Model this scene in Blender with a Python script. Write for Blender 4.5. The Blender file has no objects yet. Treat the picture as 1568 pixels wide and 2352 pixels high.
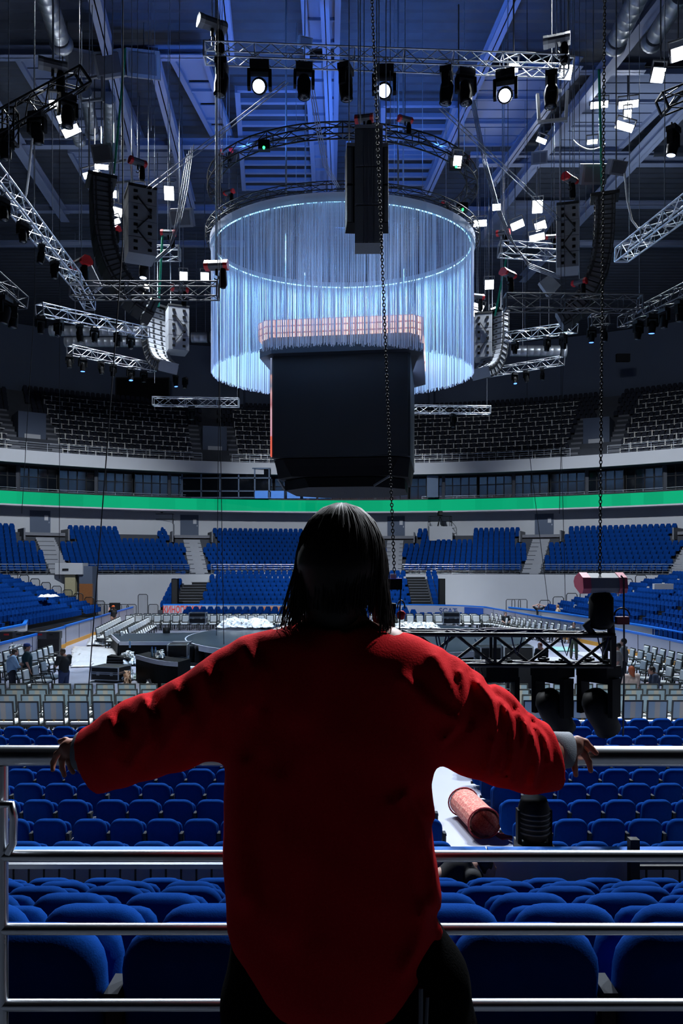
import bpy, math, random
import numpy as np
from mathutils import Vector, Matrix
random.seed(7)
rng = np.random.default_rng(11)
SC = bpy.context.scene
COL = SC.collection
PI = math.pi

# ---------------------------------------------------------------- camera, world, exposure, house lights
FPX, HC, CX, HY = 1750.0, 4.4, 784.0, 1300.0        # focal length (px of a 1568x2352 frame), eye height, principal column, horizon row
cd = bpy.data.cameras.new('camera'); cam = bpy.data.objects.new('camera', cd); COL.objects.link(cam)
cd.sensor_fit = 'VERTICAL'; cd.sensor_height = 36.0; cd.lens = FPX / 2352 * 36.0
cd.shift_y = (HY - 1176.0) / 2352.0
cd.clip_start = 0.05; cd.clip_end = 400
cam.location = (0, 0, HC); cam.rotation_euler = (PI / 2, 0, 0)
SC.camera = cam
w = bpy.data.worlds.new('world'); SC.world = w; w.use_nodes = True
bg = w.node_tree.nodes['Background']; bg.inputs[0].default_value = (0.10, 0.19, 0.42, 1); bg.inputs[1].default_value = 0.03
SC.view_settings.view_transform = 'Standard'; SC.view_settings.look = 'None'
SC.view_settings.exposure = 0.25; SC.view_settings.gamma = 1.0; SC.view_settings.use_curve_mapping = False
SC.cycles.adaptive_threshold = 0.05; SC.cycles.max_bounces = 5; SC.cycles.diffuse_bounces = 2; SC.cycles.glossy_bounces = 3; SC.cycles.transparent_max_bounces = 8
SC.cycles.sample_clamp_indirect = 4.0
SC.cycles.caustics_reflective = False; SC.cycles.caustics_refractive = False

def spot(loc, target, watts, size=70, col=(0.86, 0.93, 1.0), radius=0.4, blend=0.6):
    l = bpy.data.lights.new('spot_light', 'SPOT'); l.energy = watts; l.color = col
    l.spot_size = math.radians(size); l.spot_blend = blend; l.shadow_soft_size = radius
    o = bpy.data.objects.new('spot_light', l); COL.objects.link(o); o.location = loc
    o.rotation_euler = (Vector(target) - Vector(loc)).to_track_quat('-Z', 'Y').to_euler()
    return o
HOUSE = 1.0
# floor wash from the flood rows, plus spots added for woman, stands and roof: (x, y, z) -> target, watts
for loc, tgt, wt, sz in [((-13, 41, 28), (-8, 25, 0), 26000, 75), ((13, 41, 28), (8, 25, 0), 26000, 75), ((-12, 47, 26), (-10, 46, 0), 24000, 75), ((12, 47, 26), (10, 46, 0), 24000, 75),
                         ((0, 50, 27), (0, 58, 0), 22000, 75), ((-9, 30, 26), (-3, 11, 0), 24000, 62), ((9, 28, 26), (3, 10, 1), 44000, 62), ((14, 13.5, 22), (.35, 1.9, 4.0), 21000, 17), ((-5, 30, 26), (-4, 14.0, 0), 34000, 36), ((6, 30, 26), (5, 14.0, 0), 24000, 36),  # narrow spot towards the railing: side key added to rim the woman
                         ((-14, 46, 25), (-25, 66, 5), 24000, 66), ((14, 46, 25), (25, 66, 5), 24000, 66), ((0, 49, 25), (0, 78, 6), 22000, 56),
                         ((-15, 44, 24), (-30, 86, 19), 3000, 60), ((14, 46, 25), (30, 86, 19), 3000, 60), ((0, 52, 26), (0, 92, 20), 2200, 60), ((-13, 42, 27), (-22, 47, 2), 15000, 50), ((13, 42, 27), (22, 46, 2), 15000, 50), ((-15, 44, 24), (-24, 52, 31), 300, 150), ((15, 44, 24), (22, 50, 31), 1000, 150)]:  # spots added for upper stand and side banks; closing pair replaces bounce on roof
    spot(loc, tgt, wt * HOUSE, sz)
# violet beams of the three lit moving heads under the long front truss, reaching the aisle and the near truss
for loc, tgt in (((-2.7, 24.8, 20.2), (2.0, 11.5, 0)), ((1.3, 24.8, 20.0), (2.6, 9.6, 1.5)), ((5.4, 24.9, 19.9), (2.9, 10.0, 3.5))): spot(loc, tgt, 5000, 16, (.28, .33, 1.0), .12, .5)
# blue wash thrown up at the roof centre from the ring truss
for loc in ((-4.5, 34, 23.2), (4.5, 34, 23.2), (0, 42, 23.2)): spot(loc, (loc[0] * .6, loc[1] + 4, 31), 2300, 130, (.07, .26, 1.0), .3)

# ---------------------------------------------------------------- helpers
def at(px, py, Y):
    return Vector(((px - CX) / FPX * Y, Y, HC + (HY - py) / FPX * Y))

def lin(h):
    h = h.lstrip('#'); c = [int(h[i:i + 2], 16) / 255 for i in (0, 2, 4)]
    return tuple((x / 12.92 if x <= .04045 else ((x + .055) / 1.055) ** 2.4) for x in c)

def mat(name, col, rough=.6, metal=0., var=.15, scale=8., bump=0., bscale=60., emit=None, estr=0., sheen=0., spec=None, trans=0.):
    m = bpy.data.materials.new(name); m.use_nodes = True
    nt = m.node_tree; b = nt.nodes['Principled BSDF']
    c = lin(col) if isinstance(col, str) else col
    b.inputs['Roughness'].default_value = rough; b.inputs['Metallic'].default_value = metal
    if spec is not None: b.inputs['Specular IOR Level'].default_value = spec
    if sheen: b.inputs['Sheen Weight'].default_value = sheen; b.inputs['Sheen Roughness'].default_value = .5
    tc = nt.nodes.new('ShaderNodeTexCoord')
    n = nt.nodes.new('ShaderNodeTexNoise'); n.inputs['Scale'].default_value = scale; n.inputs['Detail'].default_value = 3
    nt.links.new(tc.outputs['Object'], n.inputs['Vector'])
    mx = nt.nodes.new('ShaderNodeMix'); mx.data_type = 'RGBA'
    mx.inputs[6].default_value = tuple(x * (1 - var) for x in c) + (1,); mx.inputs[7].default_value = tuple(min(1, x * (1 + var)) for x in c) + (1,)
    nt.links.new(n.outputs['Fac'], mx.inputs[0]); nt.links.new(mx.outputs[2], b.inputs['Base Color'])
    if bump:
        n2 = nt.nodes.new('ShaderNodeTexNoise'); n2.inputs['Scale'].default_value = bscale
        nt.links.new(tc.outputs['Object'], n2.inputs['Vector'])
        bp = nt.nodes.new('ShaderNodeBump'); bp.inputs['Strength'].default_value = bump; bp.inputs['Distance'].default_value = .01
        nt.links.new(n2.outputs['Fac'], bp.inputs['Height']); nt.links.new(bp.outputs['Normal'], b.inputs['Normal'])
    if emit is not None:
        b.inputs['Emission Color'].default_value = (lin(emit) if isinstance(emit, str) else emit) + (1,)
        b.inputs['Emission Strength'].default_value = estr
    if trans: b.inputs['Transmission Weight'].default_value = trans
    return m

class MB:
    """collects shapes, then links them as ONE mesh object"""
    def __init__(s): s.v = []; s.f = []; s.m = []; s.s = []
    def add(s, vs, fs, mi=0, smooth=False):
        o = len(s.v); s.v.extend([tuple(v) for v in vs])
        for f in fs: s.f.append([i + o for i in f]); s.m.append(mi); s.s.append(smooth)
        return s
    def box(s, c, size, R=None, mi=0):
        hx, hy, hz = size[0] / 2, size[1] / 2, size[2] / 2; c = Vector(c)
        vs = [Vector((x, y, z)) for x in (-hx, hx) for y in (-hy, hy) for z in (-hz, hz)]
        if R is not None: vs = [R @ v for v in vs]
        return s.add([v + c for v in vs], [(0, 1, 3, 2), (4, 6, 7, 5), (0, 4, 5, 1), (2, 3, 7, 6), (0, 2, 6, 4), (1, 5, 7, 3)], mi)
    def bb(s, lo, hi, mi=0):
        return s.box([(a + b) / 2 for a, b in zip(lo, hi)], [abs(b - a) for a, b in zip(lo, hi)], None, mi)
    def frame(s, p0, p1, up=(0, 0, 1)):
        d = (Vector(p1) - Vector(p0)).normalized(); u = Vector(up)
        if abs(d.dot(u)) > .98: u = Vector((0, 1, 0)) if abs(d.y) < .9 else Vector((1, 0, 0))
        x = d.cross(u).normalized(); return x, x.cross(d).normalized(), d
    def bar(s, p0, p1, w, h=None, up=(0, 0, 1), mi=0):
        h = w if h is None else h; x, u, d = s.frame(p0, p1, up); p0 = Vector(p0); p1 = Vector(p1)
        vs = [p + x * a * w / 2 + u * b * h / 2 for p in (p0, p1) for a, b in ((-1, -1), (1, -1), (1, 1), (-1, 1))]
        return s.add(vs, [(0, 1, 2, 3), (7, 6, 5, 4), (0, 4, 5, 1), (1, 5, 6, 2), (2, 6, 7, 3), (3, 7, 4, 0)], mi)
    def cyl(s, p0, p1, r0, r1=None, n=8, caps=True, mi=0, smooth=True):
        r1 = r0 if r1 is None else r1; x, u, d = s.frame(p0, p1); p0 = Vector(p0); p1 = Vector(p1)
        vs = []
        for p, r in ((p0, r0), (p1, r1)):
            for k in range(n): a = 2 * PI * k / n; vs.append(p + (x * math.cos(a) + u * math.sin(a)) * r)
        s.add(vs, [(k, (k + 1) % n, n + (k + 1) % n, n + k) for k in range(n)], mi, smooth)
        if caps: s.add(vs, [tuple(range(n))[::-1], tuple(range(n, 2 * n))], mi)
        return s
    def tube(s, pts, r, n=6, closed=False, mi=0, smooth=True, radii=None):
        pts = [Vector(p) for p in pts]; N = len(pts); rings = []; x = None
        for i in range(N):
            if closed: t = pts[(i + 1) % N] - pts[i - 1]
            else: t = pts[min(i + 1, N - 1)] - pts[max(i - 1, 0)]
            t = t.normalized() if t.length > 1e-9 else Vector((0, 0, 1))
            if x is None: x = t.cross(Vector((0, 0, 1)) if abs(t.z) < .9 else Vector((1, 0, 0))).normalized()
            else:
                x = x - t * x.dot(t); x = x.normalized() if x.length > 1e-6 else t.orthogonal().normalized()
            u = t.cross(x); rr = radii[i] if radii else r
            rings.append([pts[i] + (x * math.cos(2 * PI * k / n) + u * math.sin(2 * PI * k / n)) * rr for k in range(n)])
        s.loft(rings, closed, mi, smooth); return s
    def loft(s, rings, closed=False, mi=0, smooth=True, caps=True):
        n = len(rings[0]); N = len(rings); vs = [v for r in rings for v in r]; fs = []
        for i in range(N if closed else N - 1):
            a, b = i * n, ((i + 1) % N) * n
            fs += [(a + k, a + (k + 1) % n, b + (k + 1) % n, b + k) for k in range(n)]
        s.add(vs, fs, mi, smooth)
        if caps and not closed:
            s.add(rings[0], [tuple(range(n))[::-1]], mi); s.add(rings[-1], [tuple(range(n))], mi)
        return s
    def lathe(s, c, axis, prof, n=16, mi=0, smooth=True):
        c = Vector(c); d = Vector(axis).normalized(); x = d.orthogonal().normalized(); u = d.cross(x)
        return s.loft([[c + d * h + (x * math.cos(2 * PI * k / n) + u * math.sin(2 * PI * k / n)) * r for k in range(n)] for h, r in prof], False, mi, smooth)
    def prism(s, prof, y0, y1, mi=0, T=None):
        """prof: (x, z) outline extruded along y, optionally moved by matrix T"""
        n = len(prof); vs = [Vector((x, y0, z)) for x, z in prof] + [Vector((x, y1, z)) for x, z in prof]
        if T is not None: vs = [T @ v for v in vs]
        return s.add(vs, [tuple(range(n)), tuple(range(2 * n - 1, n - 1, -1))] + [(k, n + k, n + (k + 1) % n, (k + 1) % n) for k in range(n)], mi)
    def pad(s, w, h, layers, T, r=.1, n=5, mi=0):
        """cushion: rounded rectangle (w x h, in local xz, base at z=0) lofted through (y, inset) layers"""
        rings = []
        for y, ins in layers:
            ww, hh, rr = w / 2 - ins, h - 2 * ins, max(.004, r - ins * .5); rg = []
            for cx, cz, a0 in ((ww - rr, hh - rr, 0), (-ww + rr, hh - rr, 1), (-ww + rr, rr, 2), (ww - rr, rr, 3)):
                for k in range(n):
                    a = (a0 + k / (n - 1)) * PI / 2; rg.append(T @ Vector((cx + rr * math.cos(a), y, ins + cz + rr * math.sin(a))))
            rings.append(rg)
        return s.loft(rings, False, mi, True)
    def build(s, name, mats, parent=None, world=True):
        me = bpy.data.meshes.new(name); vs = s.v
        if parent is not None and world:
            off = Vector(parent.get('_o', (0, 0, 0))); vs = [Vector(v) - off for v in vs]
        me.from_pydata([tuple(v) for v in vs], [], s.f)
        for m in (mats if isinstance(mats, (list, tuple)) else [mats]): me.materials.append(m)
        me.polygons.foreach_set('material_index', s.m); me.polygons.foreach_set('use_smooth', s.s); me.update()
        o = bpy.data.objects.new(name, me); COL.objects.link(o)
        if parent is not None: o.parent = parent; OFF[o.name] = OFF.get(parent.name, Vector()); o['_o'] = list(parent.get('_o', (0, 0, 0)))
        return o
OFF = {}
def tag(o, label, cat, group=None, kind=None):
    if label: o['label'] = label
    if cat: o['category'] = cat
    if group: o['group'] = group
    if kind: o['kind'] = kind
    return o
def thing(name, label, cat, loc=(0, 0, 0), group=None):
    o = bpy.data.objects.new(name, None); COL.objects.link(o); o.location = loc; o.empty_display_size = .1
    o['_o'] = list(loc); return tag(o, label, cat, group)
def struct(name, mb, m):
    o = mb.build(name, m); o['kind'] = 'structure'; return o
KIDS = {}
def kids(o):
    if o.name not in KIDS: KIDS[o.name] = [c for c in o.children]
    return KIDS[o.name]
def dup(root, loc, rot=None, label=None, group=None, scale=None):
    r = root.copy(); COL.objects.link(r); r.location = loc
    if rot is not None: r.rotation_euler = rot
    if scale: r.scale = (scale,) * 3
    if label: r['label'] = label
    if group: r['group'] = group
    for ch in kids(root):
        c = ch.copy(); COL.objects.link(c); c.parent = r
        for g in kids(ch):
            d = g.copy(); COL.objects.link(d); d.parent = c
    return r
ORD = 'zeroth first second third fourth fifth sixth seventh eighth ninth tenth eleventh twelfth thirteenth fourteenth fifteenth sixteenth seventeenth eighteenth nineteenth twentieth'.split()
ORD += ['twenty-' + x for x in ORD[1:10]] + ['thirtieth'] + ['thirty-' + x for x in ORD[1:10]]
def RZ(a): return Matrix.Rotation(a, 3, 'Z')
def RX(a): return Matrix.Rotation(a, 3, 'X')
def RY(a): return Matrix.Rotation(a, 3, 'Y')
def lerp(a, b, t): return a + (b - a) * t
def aim(d):                                            # rotation that turns local -Y towards d
    return Vector(d).to_track_quat('-Y', 'Z').to_euler()

# ---------------------------------------------------------------- materials
M = {}
M['floor'] = mat('arena_floor', '#9497a8', .45, var=.10, scale=.35)
M['conc'] = mat('concrete', '#6d7079', .85, var=.14, scale=1.5)
M['concd'] = mat('dark_concrete', '#3d414a', .9, var=.15, scale=1.5)
M['white_wall'] = mat('white_plaster', '#aeb1b8', .8, var=.05, scale=.5)
M['grey_wall'] = mat('grey_panel_wall', '#4c576b', .8, var=.08, scale=.3)
M['roof'] = mat('roof_deck', '#3c4350', .8, var=.25, scale=1.2)
M['dim'] = mat('dark_painted_wall', '#15171c', .9, var=.1, scale=.4)
M['beam'] = mat('painted_roof_steel', '#7683a0', .55, var=.10, scale=.6)
M['alu'] = mat('aluminium_truss', '#c2c8d0', .32, .85, var=.12, scale=5)
M['steel'] = mat('brushed_stainless', '#b9bdc3', .30, 1., var=.08, scale=14)
M['blacktruss'] = mat('black_truss', '#0b0c10', .5, .2, var=.2, scale=6)
M['black'] = mat('black_plastic', '#08090b', .6, var=.25, scale=10, spec=.1)
M['black2'] = mat('black_metal', '#14161a', .5, .2, var=.2, scale=10)
M['gunmetal'] = mat('dark_grey_cabinet', '#4a4d54', .55, .1, var=.15, scale=4)
M['greycab'] = mat('grey_cabinet', '#71757c', .6, var=.1, scale=3)
M['grille'] = mat('speaker_grille', '#0e0f12', .7, var=.35, scale=40, bump=.4, bscale=150)
M['blue'] = mat('blue_seat_fabric', (.003, .034, .18), .95, var=.16, scale=18, bump=.12, bscale=160, spec=.02)
M['bluepl'] = mat('blue_plastic', '#1a5fd0', .4, var=.1, scale=5)
M['armrest'] = mat('grey_armrest', '#33363b', .85, var=.1, scale=9, spec=.1)
M['red'] = mat('hoist_red', '#c0161c', .45, var=.1, scale=8)
M['silver'] = mat('galvanised_duct', '#9aa1ab', .38, .7, var=.2, scale=3)
M['cable'] = mat('dark_cable', '#1d2026', .6, var=.2, scale=20)
M['wire'] = mat('steel_wire_rope', '#8d949e', .4, .6, var=.2, scale=20)
M['green'] = mat('green_sling', '#0d8f6e', .6, var=.15, scale=10)
M['glow'] = mat('flood_lamp_glass', '#ffffff', .3, emit=(.93, .97, 1.), estr=22.)
M['glow_warm'] = mat('warm_lamp_glass', '#ffffff', .3, emit=(1., .9, .66), estr=14.)
M['glow_blue'] = mat('moving_head_lit_lens', '#dfe6ff', .2, emit=(.48, .62, 1.), estr=8.)
M['glow_blue2'] = mat('small_blue_lens', '#3060ff', .2, emit=(.08, .22, 1.), estr=3.)
M['lens'] = mat('unlit_lens', '#161a24', .08, var=.1, scale=4)
M['ledgreen'] = mat('green_indicator', '#10ff50', .3, emit=(.02, 1., .12), estr=6.)
M['skin'] = mat('skin', '#a06a58', .55, var=.08, scale=30)
M['skin_pale'] = mat('pale_skin', '#c79683', .55, var=.08, scale=30)
M['hair'] = mat('black_brown_hair', '#150d0d', .55, var=.4, scale=60, spec=.35)
M['white_pl'] = mat('white_upholstery', '#d9dcdb', .6, var=.05, scale=6)
M['wrap'] = mat('white_plastic_sheet', '#e6e8ea', .18, var=.05, scale=3, bump=.5, bscale=9)
M['case'] = mat('flight_case_laminate', '#16171b', .4, var=.2, scale=6)
M['stage'] = mat('stage_deck', '#29323c', .28, var=.25, scale=1.2)
M['edge'] = mat('stage_edge', '#b9bcc6', .5, var=.06, scale=2)
# ---------------------------------------------------------------- the hall: round bowl centred on (0, 30)
BC = Vector((0, 30, 0))
def pol(R, a, z): return Vector((R * math.sin(a), 30 + R * math.cos(a), z))
def D(x): return math.radians(x)
def revolve(prof, a0, a1, n, mb=None, mi=0, closed=True):
    mb = mb or MB(); rings = [[pol(R, lerp(a0, a1, i / n), z) for R, z in prof] for i in range(n + 1)]
    m = len(prof); vs = [v for r in rings for v in r]; fs = []
    for i in range(n):
        for k in range(m if closed else m - 1):
            k2 = (k + 1) % m; fs.append((i * m + k, i * m + k2, (i + 1) * m + k2, (i + 1) * m + k))
    mb.add(vs, fs, mi)
    if closed: mb.add(rings[0], [tuple(range(m))], mi); mb.add(rings[-1], [tuple(range(m))], mi)
    return mb
def box_ring(R0, R1, z0, z1): return [(R0, z0), (R1, z0), (R1, z1), (R0, z1)]

struct('floor', MB().bb((-46, -12, -.3), (46, 88, 0)), M['floor'])
# walkway under the camera and stepped bank below it
struct('floor_walkway', MB().bb((-9, -6, 2.55), (9, 2.18, 2.85)), M['concd'])
mb = MB()
UB = [(2.5 + .95 * k, 3.25 - .36 * k) for k in range(6)]           # row: y of seat backs, z of seat tops
SEAT_H = .82
for k, (y, z) in enumerate(UB): mb.bb((-9, 2.18 if k == 0 else y - .28, 0), (9, y + .95 - .28, z - SEAT_H))
struct('floor_near_bank', mb, M['concd'])
# balcony above and behind the camera (its underside keeps the walkway in shade)
mb = MB(); mb.bb((-40, -14, 7.0), (40, 3.2, 7.4)); mb.bb((-40, 3.0, 7.4), (40, 3.2, 8.6)); struct('ceiling_balcony', mb, M['dim'])
struct('wall_rear', MB().bb((-40, -14.4, 0), (40, -14, 32)), M['dim'])
A0, A1 = D(-78), D(78)
# lower ring terrace (10 rows) with its front wall
LR0, LROWS, LTR, LRI, LZ0 = 45.2, 10, .80, .43, 3.75
prof = [(44.4, 0), (44.4, 3.5), (LR0, 3.5)]
for k in range(LROWS): prof += [(LR0 + k * LTR, LZ0 + k * LRI), (LR0 + (k + 1) * LTR, LZ0 + k * LRI)]
prof += [(LR0 + LROWS * LTR + .6, LZ0 + 9 * LRI), (LR0 + LROWS * LTR + .6, 0)]
struct('floor_lower_ring', revolve(prof, A0, A1, 72), M['concd'])
struct('wall_lower_ring', revolve(box_ring(44.15, 44.4, 0, 3.62), A0, A1, 72), M['white_wall'])
struct('wall_concourse', revolve(box_ring(53.4, 53.8, 7.4, 10.6), A0, A1, 72), M['white_wall'])
struct('floor_suites', revolve(box_ring(51.75, 58, 10.05, 10.25), A0, A1, 72), M['white_wall'])
struct('wall_suites', revolve(box_ring(54.4, 54.7, 10.25, 14.2), A0, A1, 72), M['concd'])
struct('trim_fascia', revolve(box_ring(50.0, 50.4, 13.95, 15.15), A0, A1, 72), M['white_wall'])
struct('ceiling_suites', revolve(box_ring(50.4, 58, 13.95, 14.2), A0, A1, 72), M['concd'])
UR0, UROWS, UTR, URI, UZ0 = 51.6, 14, .95, .66, 15.0
prof = [(50.4, 14.2), (50.4, 15.0)]
for k in range(UROWS): prof += [(UR0 + k * UTR, UZ0 + k * URI), (UR0 + (k + 1) * UTR, UZ0 + k * URI)]
prof += [(UR0 + UROWS * UTR + 1, UZ0 + 13 * URI), (UR0 + UROWS * UTR + 1, 14.2)]
struct('floor_upper_ring', revolve(prof, A0, A1, 72), M['concd'])
struct('wall_upper_ring', revolve(box_ring(66, 66.4, 22, 31.5), A0, A1, 72), M['grey_wall'])
struct('wall_left', MB().bb((-62, -14, 0), (-61.6, 45, 32)), M['grey_wall'])
struct('wall_right', MB().bb((61.6, -14, 0), (62, 45, 32)), M['grey_wall'])
# roof deck: corrugated sheet, ribs along x
mb = MB(); ZR = 31.5
ys = np.arange(-14, 98, .35); prof = []
for i, y in enumerate(ys): prof.append((y, ZR + (.09 if i % 2 else 0)))
for i in range(len(prof) - 1):
    (ya, za), (yb, zb) = prof[i], prof[i + 1]
    mb.add([(-64, ya, za), (64, ya, za), (64, yb, zb), (-64, yb, zb)], [(0, 1, 2, 3)])
mb.bb((-64, -14, ZR + .3), (64, 98, ZR + .4))
struct('ceiling', mb, M['roof'])

# ---------------------------------------------------------------- roof steel
def ibeam(mb, p0, p1, w, h, mi=0):
    x, u, d = mb.frame(p0, p1); p0, p1 = Vector(p0), Vector(p1); t = h * .1
    mb.bar(p0 + u * (h / 2 - t / 2), p1 + u * (h / 2 - t / 2), w, t, mi=mi); mb.bar(p0 - u * (h / 2 - t / 2), p1 - u * (h / 2 - t / 2), w, t, mi=mi); mb.bar(p0, p1, t, h, mi=mi)
def rp(px, py, z=30.4): return at(px, py, (z - HC) * FPX / (HY - py))
def beam_px(a, b, w, h, z, label, name='roof_girder', group=None):
    pa, pb = rp(*a, z), rp(*b, z); d = (pb - pa); mb = MB(); ibeam(mb, pa, pb, w, h)
    o = mb.build(name, M['beam']); o['kind'] = 'structure'; tag(o, label, None); return o
n = 0
for a, b, w_ in [((190, -120), (312, 372), .55), ((350, 120), (440, 470), .55), ((508, -60), (528, 130), .5), ((-60, 170), (150, 500), .6),
                 ((1195, -40), (980, 440), .5), ((1545, -45), (1085, 560), .6), ((1330, 140), (1130, 420), .45), ((1640, 170), (1200, 640), .6), ((742, -80), (762, 430), .4), ((800, 330), (795, 440), .3)]:
    o = beam_px(a, b, w_, w_ * 1.1, 29.8, 'long grey steel roof beam running away overhead'); o.name = 'trim_1'
for (x0, x1, py, w_) in [(-120, 470, 122, .5), (1180, 1480, 158, .4), (-120, 620, 330, .45), (1100, 1700, 372, .45), (1080, 1500, 355, .25), (-100, 520, 480, .45), (1140, 1700, 470, .4), (-100, 560, 560, .4), (1100, 1700, 560, .4)]:
    o = beam_px((x0, py), (x1, py), w_, w_, 30.2, 'grey steel roof beam crossing overhead'); o.name = 'trim_1'
# corrugated catwalk panels between the beams (grey) and the blue-lit centre grids
def catwalk(name, quad, z, label, bars, cross, kind='panel'):
    pts = [rp(*q, z) for q in quad]; t = thing(name, label, 'catwalk', (pts[0] + pts[2]) / 2, 'roof catwalks')
    mb = MB(); lo = MB()
    if kind == 'panel':
        N = bars
        for i in range(N):
            a, b = lerp(pts[0], pts[1], (i + .06) / N), lerp(pts[3], pts[2], (i + .06) / N); c, d = lerp(pts[3], pts[2], (i + .94) / N), lerp(pts[0], pts[1], (i + .94) / N)
            up = Vector((0, 0, .06)); mb.add([a, b, c, d, a + up, b + up, c + up, d + up], [(0, 1, 2, 3), (7, 6, 5, 4), (0, 4, 5, 1), (1, 5, 6, 2), (2, 6, 7, 3), (3, 7, 4, 0)])
        mb.build('deck_panel', M['beam'], t)
    else:
        for i in range(bars + 1): lo.bar(lerp(pts[0], pts[1], i / bars), lerp(pts[3], pts[2], i / bars), .22, .25)
        lo.build('ladder_bar', M['beam'], t)
    for a, b in ((0, 1), (3, 2)): MB().bar(pts[a], pts[b], .28, .4).build('side_beam', M['beam'], t)
    for i in range(cross + 1):
        MB().bar(lerp(pts[0], pts[1], i / cross), lerp(pts[3], pts[2], i / cross), .12, .3).build('cross_beam', M['beam'], t)
    return t
catwalk('roof_catwalk', [(40, 130), (160, 330), (330, 330), (250, 130)], 30.8, 'grey ribbed catwalk deck overhead above the upper left lamps', 9, 3)
catwalk('roof_catwalk', [(395, 130), (500, 330), (535, 330), (470, 130)], 30.8, 'narrow grey catwalk deck overhead left of the long front truss', 4, 3)
catwalk('roof_catwalk', [(160, 345), (230, 470), (420, 470), (400, 345)], 30.8, 'grey catwalk deck overhead above the left curved speaker array', 9, 2)
catwalk('roof_catwalk', [(690, -140), (722, 440), (768, 440), (778, -140)], 30.6, 'blue-lit central catwalk strip running above the string curtain', 3, 14)
catwalk('roof_catwalk', [(545, 205), (560, 432), (740, 432), (735, 205)], 30.8, 'blue-lit roof ladder grid left of the central catwalk', 10, 2, 'ladder')
catwalk('roof_catwalk', [(880, 240), (878, 440), (975, 440), (1045, 240)], 30.8, 'blue-lit roof ladder grid right of the hanging black subwoofers', 9, 2, 'ladder')
catwalk('roof_catwalk', [(1115, 160), (1020, 330), (1180, 330), (1330, 160)], 30.8, 'grey ribbed catwalk deck overhead right of the ladder grid', 8, 3)
catwalk('roof_catwalk', [(1390, 165), (1240, 340), (1420, 340), (1600, 165)], 30.8, 'bright grey catwalk deck overhead beside the right flood lamps', 8, 3)
catwalk('roof_catwalk', [(1080, 480), (1050, 560), (1230, 560), (1280, 480)], 30.8, 'grey catwalk deck overhead above the farthest right lamp cluster', 7, 1)
# silver ventilation ducts
def duct(p0, p1, r, label):
    t = thing('ventilation_duct', label, 'duct', p0, 'silver ventilation ducts'); L = (Vector(p1) - Vector(p0)).length; n = max(3, int(L / .5))
    prof = []
    for i in range(n): prof += [(L * i / n, r), (L * (i + .42) / n, r), (L * (i + .5) / n, r * 1.04), (L * (i + .58) / n, r)]
    MB().lathe(p0, Vector(p1) - Vector(p0), prof, 14).build('duct_body', M['silver'], t)
    d = (Vector(p1) - Vector(p0)).normalized(); MB().lathe(p1, d, [(0, r * .9), (.1, r * 1.2), (.3, r * 1.25), (.35, r * .7), (.2, r * .1)], 14).build('outlet', M['silver'], t)
    for q in (.25, .75):
        c = lerp(Vector(p0), Vector(p1), q); MB().cyl(c, (c.x, c.y, ZR), .02, n=4).build('hanger', M['wire'], t)
for a, b, z, r, lb in [((95, -40), (138, 92), 29.3, .45, 'silver round duct in the roof at the top left corner'), ((196, 210), (212, 300), 29.3, .35, 'silver duct overhead just above the upper left lamps'),
                       ((250, 225), (254, 322), 29.3, .35, 'silver duct overhead beside the left green sling'), ((1480, -40), (1415, 95), 29.3, .45, 'silver round duct in the roof at the top right corner'),
                       ((1560, -10), (1500, 90), 29.3, .4, 'second silver duct at the top right corner, nearer the edge'), ((170, 300), (180, 318), 29.3, .3, 'short duct stub below the upper left lamps')]:
    duct(rp(*a, z), rp(*b, z), r, lb)
for (x0, x1, py, Y, lb) in [(115, 345, 760, 62, 'long silver duct under the far left roof edge'), (150, 420, 785, 62.5, 'second silver duct below the first at the far left'), (1170, 1290, 806, 60, 'dull silver duct at the far right behind the curved array'), (440, 482, 775, 62, 'silver duct end close to the left edge of the curtain')]:
    duct(at(x0, py, Y), at(x1, py, Y), .42, lb)

# ---------------------------------------------------------------- LED ribbon, suites, doors, screens
mg = bpy.data.materials.new('green_led_panel'); mg.use_nodes = True
nt = mg.node_tree; b = nt.nodes['Principled BSDF']; b.inputs['Base Color'].default_value = (.004, .02, .012, 1); b.inputs['Roughness'].default_value = .8; b.inputs['Specular IOR Level'].default_value = .05
tc = nt.nodes.new('ShaderNodeTexCoord'); n = nt.nodes.new('ShaderNodeTexVoronoi'); n.inputs['Scale'].default_value = .45; n.feature = 'F1'
mp = nt.nodes.new('ShaderNodeMapping'); mp.inputs['Scale'].default_value = (1, 1, 0.02); nt.links.new(tc.outputs['Object'], mp.inputs[0]); nt.links.new(mp.outputs[0], n.inputs['Vector'])
mx = nt.nodes.new('ShaderNodeMix'); mx.data_type = 'RGBA'; mx.inputs[6].default_value = (0, .24, .105, 1); mx.inputs[7].default_value = (.002, .34, .155, 1)
nt.links.new(n.outputs['Color'], mx.inputs[0]); nt.links.new(mx.outputs[2], b.inputs['Emission Color']); b.inputs['Emission Strength'].default_value = 1.0
t = thing('led_ribbon_board', 'glowing green LED ribbon board curving around the whole arena', 'screen', (0, 80, 10.1))
revolve(box_ring(51.6, 51.75, 10.24, 11.42), A0, A1, 72).build('led_face', mg, t)
revolve(box_ring(51.5, 51.9, 10.08, 10.23), A0, A1, 72).build('lower_frame', M['edge'], t)
revolve(box_ring(51.55, 51.9, 11.43, 11.52), A0, A1, 72).build('upper_frame', M['black2'], t)
M['glass'] = mat('dark_glass', '#0d1117', .06, var=.2, scale=.4)
M['bluewin'] = mat('lit_blue_window', '#2a5aa8', .4, var=.3, scale=1.5, emit=(.05, .18, .5), estr=.55)
M['paleroom'] = mat('pale_room_panel', '#54667f', .7, var=.1, scale=.5)
k = 0
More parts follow.
